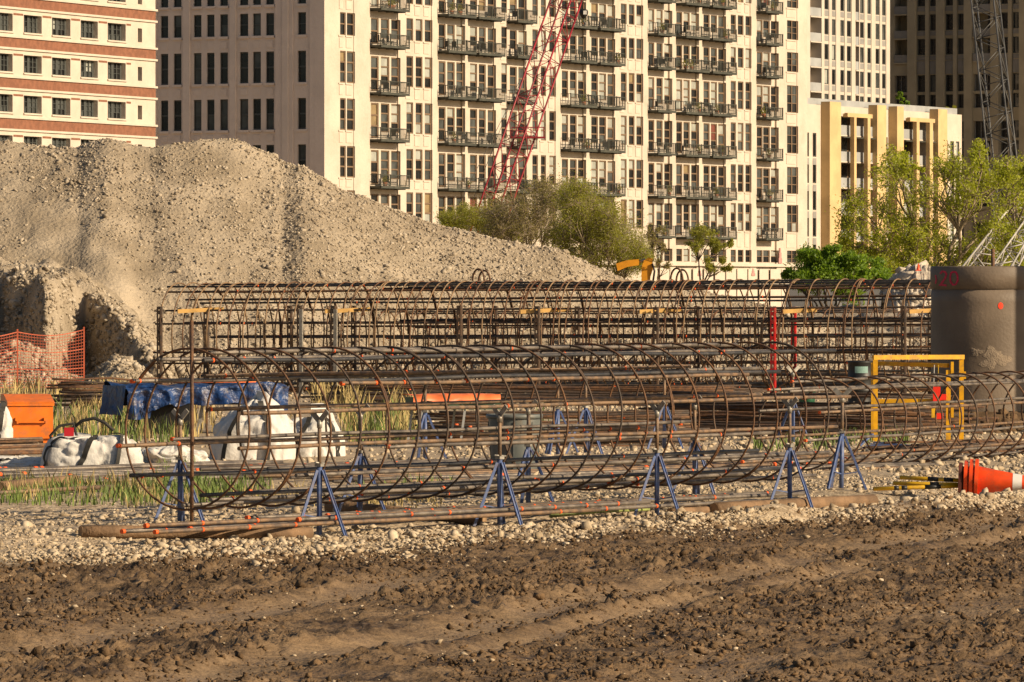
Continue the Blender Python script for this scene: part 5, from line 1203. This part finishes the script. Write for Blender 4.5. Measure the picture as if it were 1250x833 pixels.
bag('bulk_bag', 'white bag propped against the orange job box', GP(-8, 545)+Vector((0, 0.1, 0)), 0.26, 0.28, 0.48, 19, ((((5.0, 0.1), (5.2, 0.6), (5.6, 0.95)), 0.07),), 0.0)

# ------------------------------------------------------------------ blue tarp over a bench
p0 = GP(155, 531); p1 = GP(352, 529); d = (p1-p0); Lt = d.length; u = d.normalized(); wv = Vector((-u.y, u.x, 0))
t = thing('tarp_covered_bench', 'work bench draped with a crumpled blue tarp behind the white bags', 'bench', p0)
Wd = 1.0; zt = 0.70; N = 150; rows = []
for i in range(N+1):
    s = i/N*Lt; row = []; fr = 0.30+0.20*float(fbm(s*1.4, 3.3, 0, 301, 3))+0.10*(s < 0.35)+0.12*float(sst(1.7, 2.2, s)); bk = 0.3
    path = [(-0.0, zt-fr*(1-k/8), k/8) for k in range(8)]+[(Wd*k/10, zt, 1.0) for k in range(11)]+[(Wd, zt-bk*k/5, 1-k/5) for k in range(1, 6)]
    for y, z, e in path:
        rip = (1-e)*(0.085*math.sin(s*11+2*math.sin(s*3))+0.04*math.sin(s*23)); rip += 0.07*math.exp(-(float(fbm(s*3.3+z*2.5, z*4.0, y, 311, 2))/0.10)**2); top = 0.09*float(fbm(s*2.2, y*2.2, 0, 305, 3))-0.03*math.exp(-(float(fbm(s*2.5, y*2.5, 0, 313, 2))/0.09)**2)+0.05*float(np.exp(-((s-2.05)/0.25)**2))
        q = p0+u*s+wv*(y-rip*(1 if y < 0.5 else -1)-0.03*(1-e)); row.append((q.x, q.y, p0.z+z+(top if e == 1.0 else top*e*e)))
    rows.append(row)
b = MB(); b.grid(rows); b.build('tarp', MAT['tarp_blue'], t)
e0 = p0+u*0.05; b = MB(); b.add([], [])
rows = []
for j in range(9):
    y = Wd*j/8; rows.append([tuple(p0+u*(-0.02-0.05*(1-k/6)*(1+math.sin(j*2)))+wv*y+Vector((0, 0, zt-0.42*(1-k/6)))) for k in range(7)])
b = MB(); b.grid(rows); b.build('tarp_end', MAT['tarp_blue'], t)
MB().box((0.05, 0.08, zt-0.10), (Lt-0.05, Wd-0.08, zt-0.075), axis_matrix(p0, u)).build('bench_top', MAT['timber_brown'], t)
for s in (0.25, Lt*0.5, Lt-0.25):
    for y in (0.15, Wd-0.15):
        q = p0+u*s+wv*y; MB().bar(q+Vector((-0.1, 0, 0)), q+Vector((0.0, 0, zt-0.1)), 0.05).build('leg', MAT['galvanised'], t)
MB().tube([p0+u*0.4+wv*0.03+Vector((0, 0, zt+0.06)), p0+u*Lt*0.8+wv*0.03+Vector((0, 0, zt+0.05))], 0.016, 6).build('batten', MAT['sheet_orange'], t)
b = MB(); q = p0+u*0.75+wv*0.35; b.box((q.x-0.32, q.y-0.15, 0.1), (q.x+0.32, q.y+0.3, 0.54)); o = b.build('tool_crate', MAT['black_plastic']); tag(o, 'dark crate stored under the blue tarp', 'crate')

# ------------------------------------------------------------------ green toolbox on trestles under an orange sheet
p0 = GP(508, 547); p1 = GP(611, 546); d = p1-p0; Lt = d.length; u = d.normalized(); Mg = axis_matrix(p0, u)
t = thing('toolbox_on_trestles', 'green toolbox on grey trestle legs with an orange sheet on top', 'toolbox', p0)
MB().box((0.02, 0, 0.50), (Lt, 0.5, 0.66), Mg).box((0.02, -0.012, 0.575), (Lt, -0.002, 0.585), Mg).build('box', MAT['green_paint'], t)
rows = [[tuple(Mg @ Vector((x, y, 0.672+0.018*float(fbm(x*4, y*4, 0, 401, 3))+0.05*(0.5-abs(y-0.25))))) for y in np.linspace(-0.06, 0.56, 9)] for x in np.linspace(-0.06, Lt*0.98, 26)]
rows = [[tuple(Mg @ Vector((r_x, -0.075-0.012*math.sin(r_x*19), 0.60+0.02*math.sin(r_x*13)))), tuple(Mg @ Vector((r_x, -0.065, 0.70)))]+rw for r_x, rw in zip(np.linspace(-0.06, Lt*0.98, 26), rows)]
MB().grid(rows).build('sheet', MAT['sheet_orange'], t)
for x in (0.08, Lt-0.5):
    for y in (0.05, 0.45): MB().bar(Mg @ Vector((x-0.05, y, 0)), Mg @ Vector((x+0.02, y, 0.498)), 0.05, 0.03).build('leg', MAT['rail_grey'], t)
MB().box((Lt-0.55, -0.02, 0.545), (Lt-0.4, -0.003, 0.60), Mg).build('latch', MAT['green_paint'], t)

# ------------------------------------------------------------------ black drum behind the guard frame
p = GP(1050, 494); t = thing('black_drum', 'black plastic drum with a pale label near the yellow frame', 'drum', p)
r_ = 0.225; b = MB(); b.lathe([(0, 0), (r_, 0), (r_+.01, .02), (r_, .05), (r_, .24), (r_+.014, .26), (r_, .28), (r_, .48), (r_+.014, .5), (r_, .52), (r_, .76), (r_+.015, .78), (r_, .80), (r_-.04, .79), (0, .79)], 28, p); b.build('body', MAT['black_plastic'], t)
rows = [[tuple(p+Vector(((r_+.004)*math.sin(a), -(r_+.004)*math.cos(a), z))) for z in (0.58, 0.70)] for a in np.linspace(-0.5, 0.6, 8)]
MB().grid(rows).build('label_patch', mat('label_teal', (0.25, 0.42, 0.38), 0.6), t)
p = GP(985, 498); b = MB(); b.lathe([(0, 0), (0.13, 0), (0.16, 0.3), (0.14, 0.3), (0, 0.1)], 16, p); o = b.build('bucket', MAT['green_paint']); tag(o, 'small green bucket under the tall rear cage', 'bucket')
# folded blue stand lying flat
p = GP(1085, 549); t = thing('folded_stand', 'folded blue stand lying flat on the gravel', 'jack stand', p, group='spare jack stands')
for k in range(4): MB().bar(p+Vector((-0.35+0.06*k, -0.1+0.12*k, 0.03+0.02*k)), p+Vector((0.38, 0.02*k, 0.04)), 0.04, 0.02).build('leg', MAT['blue_paint'], t)
MB().bar(p+Vector((-0.38, 0, 0.05)), p+Vector((-0.2, 0.15, 0.20)), 0.04, 0.02).build('leg', MAT['blue_paint'], t)

# ------------------------------------------------------------------ orange net fence
p0 = P(-60, 470, 120.5); p1 = P(103, 470, 121.5); p0.z = p1.z = 0.1; t = thing('net_fence', 'orange plastic net fence in front of the cut gravel bench', 'fence', p1)
L = (p1-p0).length; u = (p1-p0).normalized(); Mf = axis_matrix(p0, u); b = MB(); hgt = 1.18
def zt_(x): return hgt-0.10*math.sin(math.pi*min(1, max(0, (x/L*2) % 1)))+0.09*(x/L)
nv = int(L/0.06)
for k in range(nv+1):
    x = L*k/nv; b.bar(Mf @ Vector((x, 0.02*math.sin(x*5), 0.05)), Mf @ Vector((x, 0.02*math.sin(x*5), zt_(x))), 0.007, 0.004, (0, -1, 0))
for j in range(19):
    pts = [Mf @ Vector((L*k/24, 0.005+0.02*math.sin(L*k/24*5), 0.05+(zt_(L*k/24)-0.05)*j/18)) for k in range(25)]
    for k in range(24): b.bar(pts[k], pts[k+1], 0.004, 0.009 if j % 6 else 0.02)
o = b.build('netting', MAT['net_orange'], t)
for x in (0.0, L*0.5, L): MB().bar(Mf @ Vector((x, 0.03, 0)), Mf @ Vector((x, 0.03, zt_(x)+0.06)), 0.03).build('post', MAT['net_orange'], t)

# ------------------------------------------------------------------ grasses
def blades(name, lab, spots, m, seed, cat='grass'):
    """spots: (px0, px1, py0, py1, count, height)"""
    g = np.random.default_rng(seed); V = []; Fq = []; n0 = 0
    for x0, x1, y0, y1, n, h in spots:
        px = g.uniform(x0, x1, n); py = g.uniform(y0, y1, n); cl = fbm(px*0.05, py*0.12, 0, seed, 2); k = cl > -0.25; px, py, cl = px[k], py[k], cl[k]; n = len(px)
        D = 2.0*F/(py-HZ); X_ = (px-625)/F*D; z0 = np.where(D < 62, gh(X_, D), 0.1); hh = h*g.uniform(0.35, 1.15, n)*(0.8+0.7*np.maximum(0, cl)); a = g.uniform(0, 6.28, n); ben = g.uniform(0.05, 0.5, n)*hh; wdt = g.uniform(0.004, 0.010, n)*(D/60)
        ba = g.uniform(0, 6.28, n); c, s = np.cos(a), np.sin(a); bx, by = np.cos(ba)*ben, np.sin(ba)*ben
        p = np.zeros((n, 5, 3)); base = np.stack([X_, D, z0-0.02], -1)
        sd = np.stack([c, s, 0*c], -1)*wdt[:, None]
        p[:, 0] = base-sd; p[:, 1] = base+sd; md = base+np.stack([bx*0.3, by*0.3, hh*0.6], -1); p[:, 2] = md+sd*0.8; p[:, 3] = md-sd*0.8; p[:, 4] = base+np.stack([bx, by, hh], -1)
        V.append(p.reshape(-1, 3)); i = np.arange(n)*5+n0; Fq.append(np.concatenate([np.stack([i, i+1, i+2], -1), np.stack([i, i+2, i+3], -1), np.stack([i+3, i+2, i+4], -1)])); n0 += n*5
    me = mesh_np(name, np.concatenate(V), np.concatenate(Fq)); me.materials.append(MAT[m]); o = inst(name, me, Matrix.Identity(4)); tag(o, lab, cat, kind='stuff')
blades('grass', 'tall dry straw coloured grass behind the bags and cages', [(55, 240, 500, 540, 1200, 0.36), (180, 360, 490, 535, 400, 0.3), (415, 520, 500, 545, 800, 0.48), (0, 180, 475, 500, 800, 0.4), (380, 480, 480, 500, 400, 0.5), (150, 520, 600, 622, 700, 0.16), (0, 200, 590, 612, 500, 0.22), (985, 1140, 402, 440, 900, 1.0), (440, 540, 605, 622, 600, 0.10), (20, 60, 520, 540, 100, .3)], 'dry_grass', 501)
blades('grass', 'green weeds and grass around the bars and bags', [(60, 230, 505, 545, 900, 0.34), (0, 300, 592, 618, 2300, 0.17), (150, 330, 588, 610, 900, 0.15), (420, 520, 510, 545, 500, 0.4), (430, 560, 590, 606, 350, 0.12), (580, 720, 520, 534, 160, 0.35), (920, 1010, 540, 552, 300, 0.18), (1000, 1110, 532, 545, 300, 0.2), (985, 1140, 405, 435, 500, 0.9), (190, 240, 570, 590, 160, .2)], 'green_grass', 502)
# ------------------------------------------------------------------ trees
def tree(name, lab, base, clumps, m_leaf, m_bark, leaves, lsize, seed, trunk_r=0.16, grp=None, twigs=5, fork=0.35, twig_len=0.8, spread=0.5, twig_r=0.012, bare=0.0):
    """clumps: list of (centre, radius); limbs lead to every clump, leaves sit on their twigs"""
    g = random.Random(seed); base = Vector(base); t = thing(name, lab, 'tree', base, group=grp)
    zc = [c for c, r in clumps]; cen = sum((Vector(c) for c in zc), Vector())/len(zc); top = max(c[2] for c in zc)
    fk = base+(cen-base)*fork; fk.x += g.uniform(-.1, .1); tr = MB()
    mid = (base+fk)/2+Vector((g.uniform(-.12, .12), g.uniform(-.12, .12), 0)); tr.tube([base, mid, fk], [trunk_r, trunk_r*0.85, trunk_r*0.7], 8)
    limbs = MB(); tips = []
    # sub-forks: clumps share a limb with their neighbours
    ng = max(2, len(clumps)//8); cs_ = [Vector(c) for c, r in clumps]; seeds = [cs_[g.randrange(len(cs_))] for _ in range(ng)]
    for _ in range(4):
        grp_ = [min(range(ng), key=lambda q: (c-seeds[q]).length) for c in cs_]
        seeds = [sum((c for c, w0 in zip(cs_, grp_) if w0 == q), Vector())/max(1, grp_.count(q)) if grp_.count(q) else seeds[q] for q in range(ng)]
    subs = []
    for q in range(ng):
        sp = fk+(seeds[q]-fk)*0.62+Vector((g.gauss(0, .15), g.gauss(0, .15), 0)); subs.append(sp); L0 = (sp-fk).length
        m1 = fk+(sp-fk)*0.35+Vector((g.gauss(0, .08), g.gauss(0, .08), g.uniform(-.04, .1)))*L0; m2 = fk+(sp-fk)*0.7+Vector((g.gauss(0, .07), g.gauss(0, .07), g.uniform(-.02, .1)))*L0
        limbs.tube([fk, m1, m2, sp], [trunk_r*0.55, trunk_r*0.45, trunk_r*0.36, trunk_r*0.28], 6, False)
    for (c, r), gi in zip(clumps, grp_):
        c = Vector(c); f0_ = subs[gi]; L0 = (c-f0_).length; w1 = f0_+(c-f0_)*0.4+Vector((g.gauss(0, .12), g.gauss(0, .12), g.uniform(-.05, .15)))*L0; w2 = f0_+(c-f0_)*0.75+Vector((g.gauss(0, .07), g.gauss(0, .07), 0.05))*L0
        rr = trunk_r*0.22; limbs.tube([f0_, w1, w2, c], [rr, rr*0.75, rr*0.5, rr*0.3], 5, False)
        for k in range(twigs):
            d = Vector((g.gauss(0, 1), g.gauss(0, 1), g.gauss(0.45, 0.8))).normalized()*r*g.uniform(0.6, 1.15)*twig_len; st = w2+(c-w2)*g.random()
            m1 = st+d*0.5+Vector((g.gauss(0, .05), g.gauss(0, .05), 0.04)); e = st+d; limbs.tube([st, m1, e], [twig_r*1.6, twig_r, twig_r*0.4], 4, False)
            if g.random() > bare: tips.append((st, e, r))
            for q in range(2):
                f0 = st+d*g.uniform(0.3, 0.9); e2 = f0+Vector((g.gauss(0, 1), g.gauss(0, 1), g.gauss(0.3, 0.8))).normalized()*r*0.45*twig_len; limbs.tube([f0, e2], [twig_r*0.8, twig_r*0.3], 3, False)
                if g.random() > bare: tips.append((f0, e2, r))
    tr.build('trunk', MAT[m_bark], t); limbs.build('limbs', MAT[m_bark], t)
    n = leaves; rg = np.random.default_rng(seed); S0 = np.array([q[0] for q in tips]); S1 = np.array([q[1] for q in tips]); rad = np.array([q[2] for q in tips])
    i = rg.integers(0, len(tips), n); f = rg.random(n)[:, None]; pos = S0[i]*(1-f)+S1[i]*f+rg.normal(size=(n, 3))*(rad[i]*0.16*spread)[:, None]
    a = rg.normal(size=(n, 3)); a /= np.linalg.norm(a, axis=1)[:, None]; b = np.cross(a, rg.normal(size=(n, 3))); b /= np.linalg.norm(b, axis=1)[:, None]
    s = lsize*rg.uniform(0.55, 1.3, n)[:, None]; v = np.stack([pos-a*s, pos+b*s*0.45, pos+a*s, pos-b*s*0.45], 1)
    v -= np.array(base); me = mesh_np('crown', v.reshape(-1, 3), np.arange(n*4).reshape(-1, 4)); me.materials.append(MAT[m_leaf]); o = inst('crown', me, W[t].copy(), t)
    return t
def blob_clumps(D, spots, seed, depth=1.5):
    """spots: (px, py, radius px, how many)"""
    g = random.Random(seed); out = []
    for px, py, r, n in spots:
        for k in range(n):
            a = g.uniform(0, 6.28); q = r*math.sqrt(g.random()); Dk = D+g.uniform(-depth, depth)
            out.append((tuple(P(px+q*math.cos(a), py+q*math.sin(a)*0.8, Dk)), g.uniform(0.55, 1.0)*r/F*D*0.55))
    return out
def foot(px, D): return (( px-625)/F*D, D, 0.05)
# big open spring tree at the right
tree('tree', 'large open tree with yellow green spring leaves behind the concrete pier', foot(1150, 205), blob_clumps(205, [(1095, 215, 34, 9), (1060, 260, 38, 9), (1120, 275, 40, 10), (1170, 215, 34, 9), (1190, 260, 40, 9), (1150, 315, 38, 8), (1090, 315, 36, 8), (1225, 205, 28, 7), (1235, 265, 30, 7), (1210, 310, 36, 7), (1045, 300, 30, 7), (1110, 330, 30, 8), (1165, 338, 34, 8), (1215, 325, 30, 7), (1060, 325, 24, 5), (1100, 190, 12, 3), (1200, 185, 16, 4)], 41, 2.5), 'leaf_spring', 'bark_pale', 50000, 0.052, 41, 0.2, None, 7, 0.30, 1.25, 1.9, 0.014)
tree('tree', 'spreading tree with yellow green leaves at the edge, beside the white boom', foot(1275, 196), blob_clumps(196, [(1240, 215, 26, 7), (1270, 250, 40, 8), (1225, 285, 26, 6), (1250, 310, 30, 5), (1290, 300, 40, 6)], 43, 2.0), 'leaf_spring', 'bark_pale', 13000, 0.052, 43, 0.18, None, 7, 0.35, 1.25, 1.9, 0.014)
# bright low bush
tree('bush', 'round bright green bush before the tan apartment block', foot(1010, 176), blob_clumps(176, [(985, 325, 22, 12), (1015, 318, 20, 12), (1045, 328, 20, 10), (1070, 335, 18, 7), (965, 335, 12, 5), (1010, 345, 40, 10), (1000, 332, 30, 12), (1030, 335, 26, 8)], 45, 1.2), 'leaf_bright', 'bark', 34000, 0.055, 45, 0.08, None, 5, 0.3, 0.9, 1.8, 0.008)
# feathery willows behind the tail of the heap
tree('willow', 'brown twiggy willow hardly in leaf, in front of the red boom', foot(630, 262), blob_clumps(262, [(620, 262, 28, 12), (655, 243, 28, 13), (640, 285, 34, 12), (600, 275, 24, 8), (680, 236, 22, 9), (690, 275, 30, 10), (665, 225, 12, 4)], 47, 2.0), 'leaf_twiggy', 'bark_pale', 26000, 0.036, 47, 0.14, None, 13, 0.2, 1.7, 3.0, 0.011)
tree('willow', 'broad green willow sloping down behind the heap towards the yellow excavator', foot(735, 256), blob_clumps(256, [(705, 245, 26, 12), (725, 258, 30, 14), (745, 275, 28, 13), (770, 298, 24, 12), (782, 315, 16, 8), (720, 300, 34, 13), (690, 285, 26, 9), (755, 320, 26, 8), (700, 232, 14, 4)], 49, 2.0), 'leaf_bush', 'bark_pale', 56000, 0.040, 49, 0.14, None, 13, 0.2, 1.6, 3.2, 0.011)
tree('willow', 'low green willow scrub along the tail of the heap', foot(560, 268), blob_clumps(268, [(560, 264, 18, 10), (588, 268, 20, 11), (612, 285, 22, 9), (545, 272, 14, 6)], 51, 1.5), 'leaf_bush', 'bark_pale', 26000, 0.040, 51, 0.10, None, 11, 0.2, 1.5, 3.0, 0.010)
tree('willow', 'leafless scrub tree beside the excavator arm', foot(800, 250), blob_clumps(250, [(800, 300, 14, 6), (795, 285, 12, 5), (810, 318, 12, 4)], 52, 1.0), 'leaf_twiggy', 'bark', 1500, 0.045, 52, 0.07, None, 8, 0.3, 1.1, 0.8, 0.010)
tree('tree', 'slender crooked young tree with thin foliage before the loft building', foot(838, 230), blob_clumps(230, [(860, 285, 14, 6), (875, 300, 12, 5), (848, 295, 12, 5), (865, 318, 14, 4), (885, 322, 10, 4), (890, 300, 8, 3)], 53, 0.8), 'leaf_bush', 'bark', 7500, 0.045, 53, 0.085, None, 6, 0.5, 1.1, 2.0, 0.010)
# roof garden shrubs
tree('shrub', 'small leafy roof shrub on top of the tan apartment block', P(1103, 136, 665), blob_clumps(665, [(1098, 118, 6, 4), (1106, 127, 8, 5)], 55, .5), 'leaf_bright', 'bark', 900, 0.16, 55, 0.06, 'roof garden shrubs', 4, 0.3, 0.8, 1.0, 0.02)
tree('shrub', 'flat clipped roof shrub on top of the tan apartment block', P(1161, 139, 700), blob_clumps(700, [(1155, 133, 4, 3), (1166, 133, 4, 3)], 57, .5), 'leaf_bush', 'bark', 700, 0.16, 57, 0.06, 'roof garden shrubs', 4, 0.3, 0.8, 1.0, 0.02)

# ------------------------------------------------------------------ cranes
def lattice(name, lab, cat, A, B, wA, wB, m, chord, web, bays, up=(0, 0, 1), twist=0.6, extra=None):
    A, B = Vector(A), Vector(B); d = (B-A).normalized(); x = d.cross(Vector(up)).normalized(); y = x.cross(d)
    x, y = x*math.cos(twist)+y*math.sin(twist), y*math.cos(twist)-x*math.sin(twist)
    t = thing(name, lab, cat, A); C = ((-1, -1), (1, -1), (1, 1), (-1, 1))
    def pt(k, i): f = i/bays; w_ = (wA+(wB-wA)*f)/2; return A+(B-A)*f+x*C[k % 4][0]*w_+y*C[k % 4][1]*w_
    for k in range(4): MB().tube([pt(k, 0), pt(k, bays)], chord, 6).build('chord', MAT[m], t)
    for k in range(4):
        b = MB()
        for i in range(bays):
            if (i+k) % 2: b.tube([pt(k, i), pt(k+1, i+1)], web, 4)
            else: b.tube([pt(k+1, i), pt(k, i+1)], web, 4)
            if i % 3 == 0: b.tube([pt(k, i), pt(k+1, i)], web, 4)
        b.build('lacing', MAT[m], t)['kind'] = 'stuff'
    return t, pt
# red boom: foot hidden behind the willows, rising out of the frame
Dr = 300.0; fb = P(588, 300, Dr); tb = P(724, -95, Dr+14); t, pt = lattice('crane_boom', 'red lattice crane boom rising before the loft building', 'crane', fb, tb, 1.2, 1.2, 'crane_red', 0.05, 0.021, 28, (0, 1, 0), 0.5)
c = P(645, 168, Dr+5); M_ = MB(); M_.box((c.x-0.95, c.y-0.6, c.z-0.05), (c.x+0.9, c.y+0.6, c.z+0.03)).box((c.x-0.9, c.y-0.6, c.z+0.5), (c.x+0.85, c.y-0.56, c.z+0.55))
for k in range(6): M_.bar((c.x-0.88+0.34*k, c.y-0.58, c.z), (c.x-0.88+0.34*k, c.y-0.58, c.z+0.52), 0.05)
M_.build('walkway', MAT['crane_red'], t)
for px0, py0, px1, py1 in ((577, 245, 680, -20), (560, 250, 640, 92), (598, 250, 700, -40)):
    MB().tube([P(px0, py0, Dr+1), P(px1, py1, Dr+8)], 0.018, 4).build('pendant_cable', MAT['cable'], t)
# hook block on its rope
c = P(712.5, 17, Dr+6); t = thing('hook_block', 'black crane hook block with a pale plate hanging beside the red boom', 'hook block', c)
b = MB(); b.lathe([(0.0, -0.28), (0.10, -0.24), (0.22, -0.05), (0.25, 0.1), (0.2, 0.22), (0.0, 0.26)], 14, c, ); b.build('block', MAT['black_plastic'], t)
MB().box((c.x-0.02, c.y-0.27, c.z-0.05), (c.x+0.16, c.y-0.255, c.z+0.15)).build('plate', MAT['reflective_white'], t)
b = MB(); b.tube([c+Vector((0, 0, -0.28)), c+Vector((0, 0, -0.42)), c+Vector((0.10, 0, -0.52)), c+Vector((0.06, 0, -0.66)), c+Vector((-0.08, 0, -0.62))], 0.04, 6); b.build('hook', MAT['crane_dark'], t)
for dx in (-0.1, 0.1): MB().tube([c+Vector((dx, 0, 0.2)), P(716, -80, Dr+9)+Vector((dx, 0, 0))], 0.014, 4).build('rope', MAT['cable'], t)
# dark boom before the dark tower
lattice('crane_boom', 'dark grey lattice crane boom in front of the shaded tower', 'crane', P(1238, 330, 420), P(1196, -60, 440), 1.8, 1.75, 'crane_dark', 0.075, 0.04, 20, (0, 1, 0), 0.35)
# white boom lowered behind the trees
lattice('crane_boom', 'white lattice boom lowered behind the trees at the pier', 'crane', P(1182, 345, 201), P(1300, 196, 207), 0.85, 0.85, 'crane_white', 0.04, 0.024, 16, (0, 1, 0), 0.3)
lattice('crane_jib', 'short white lattice jib standing beside the lowered white boom', 'crane', P(1222, 335, 193), P(1262, 270, 195), 0.6, 0.4, 'crane_white', 0.035, 0.022, 6, (0, 1, 0), 0.5)
o = MB().tube([P(1212, 345, 180), P(1212, 304, 180)], 0.06, 8).build('rusty_pole', MAT['rust']); tag(o, 'thin rusty pole rising behind the concrete pier', 'pole')

# ------------------------------------------------------------------ excavator behind the heap
De = 250.0; e0 = P(812, 352, De); t = thing('excavator', 'yellow excavator with its arm folded, behind the tail of the heap', 'excavator', (e0.x, e0.y, 0.05))
def slab(pts, th, m, name):
    """plate cut to a side outline (px, py) with real thickness"""
    n = len(pts); b = MB(); f = [P(x, y, De-th/2) for x, y in pts]; k = [P(x, y, De+th/2) for x, y in pts]
    b.add(f+k, [tuple(range(n))[::-1], tuple(range(n, 2*n))]+[(i, (i+1) % n, n+(i+1) % n, n+i) for i in range(n)]); return b.build(name, MAT[m], t)
slab([(752, 322), (765, 318), (780, 316.5), (780, 324), (766, 326), (754, 331)], 0.45, 'excavator_yellow', 'stick')
slab([(783, 327), (786, 318), (792, 314.5), (796.5, 316), (797, 329), (794, 338), (793, 352), (783, 352)], 0.5, 'excavator_yellow', 'boom')
MB().tube([P(780, 320, De-0.1), P(788, 317, De-0.1)], 0.07, 8).build('cylinder', MAT['galvanised'], t)
MB().tube([P(796, 322, De-0.3), P(799, 331, De-0.35), P(797, 345, De-0.3)], 0.045, 6).build('hydraulic_hose', MAT['black_plastic'], t)
hx = e0.x; MB().box((hx-0.9, De-1.2, 0.75), (hx+1.6, De+1.2, 1.7)).build('house', MAT['excavator_yellow'], t)
MB().box((hx-0.8, De-1.15, 1.703), (hx+0.2, De-0.1, 2.35)).build('cab', MAT['glass_dark'], t)
for yy in (-1.25, 0.75): MB().box((hx-1.6, De+yy, 0.1), (hx+1.7, De+yy+0.5, 0.72)).build('track', MAT['black_plastic'], t)

# ------------------------------------------------------------------ far ground clutter on the right
Df = 380.0; t = thing('screen_fence', 'long grey windscreen fence with pale faded print behind the weeds', 'fence', ((1060-625)/F*Df, Df, 0.1))
xs_ = [(p-625)/F*Df for p in (960, 992, 1024, 1056, 1088, 1120, 1152)]
for i in range(6): MB().box((xs_[i]+0.02, Df-0.02+0.06*(i % 2), 0.15), (xs_[i+1]-0.02, Df+0.02+0.06*(i % 2), 2.62)).build('panel', MAT['fence_grey'], t)
for x in xs_: MB().box((x-0.04, Df+0.1, 0.05), (x+0.04, Df+0.18, 2.7)).build('post', MAT['galvanised'], t)
for px, wd in ((1022, 0.5), (1032, 0.5), (1055, 0.35), (1062, 0.35), (1069, 0.35)): MB().box(((px-625)/F*Df, Df-0.03, 0.9), ((px-625)/F*Df+wd*0.6, Df-0.0215, 2.1)).build('print', MAT['fence_print'], t)
# pale rubble heaps
def heap(name, lab, spots, D, seed, m='rubble_white'):
    hx = np.linspace(spots[0][0], spots[-1][0], 60); X_ = (hx-625)/F*D; zt = EYE+(HZ-np.interp(hx, [s[0] for s in spots], [s[1] for s in spots]))/F*D
    Y = np.linspace(0, 1, 26); rows = []
    for j in Y:
        f = math.sin(math.pi*min(1, j*1.0)); rows.append([(X_[i]*(1+0.02*(j-.5)), D-4+8*j, max(0.02, zt[i]*f**0.7*(1+0.1*float(fbm(hx[i]*0.12, j*6, 0, seed, 3)))+0.05*float(fbm(hx[i]*0.15, j*6, 0, seed, 3))*f)) for i in range(60)])
    o = MB().grid(rows, False).build(name, MAT[m]); tag(o, lab, 'rubble', kind='structure')
heap('rubble_heap', 'pale heap of broken concrete behind the tall cage by the pier', [(1078, 358), (1090, 342), (1105, 332), (1120, 326), (1134, 327), (1146, 340), (1160, 358)], 168, 5)
n = 700; px = NR.uniform(1080, 1160, n); yy = NR.uniform(164.3, 169, n); tp = np.interp(px, [1078, 1090, 1105, 1120, 1134, 1146, 1160], [358, 342, 332, 326, 327, 340, 358]); ff = np.sin(np.pi*(yy-164)/8)**0.7
zz = (EYE+(HZ-tp)/F*168)*ff; ss = np.exp(NR.normal(-2.5, 0.5, n)).clip(0.03, 0.3)
stuff_stones('rubble', 'broken pale concrete lumps on the heap by the pier', 'rubble', np.stack([(px-625)/F*168, yy, zz], -1), ss, 'rubble_white', 0, 0.8, 21)
# odd bright specks: site cones and a lamp
for px, py, lab in ((1121, 326, 'orange cone standing on the tall rubble heap'),):
    p = P(px, py+4, 166.5); t = thing('site_cone', lab, 'traffic cone', p, group='cones on the rubble'); b = MB(); b.lathe([(0.06, 0.01), (0.015, 0.19), (0.0, 0.195)], 12, p); b.build('body', MAT['cone_orange'], t); MB().box((p.x-0.08, p.y-0.08, p.z-0.02), (p.x+0.08, p.y+0.08, p.z+0.008)).build('foot', MAT['cone_orange'], t)
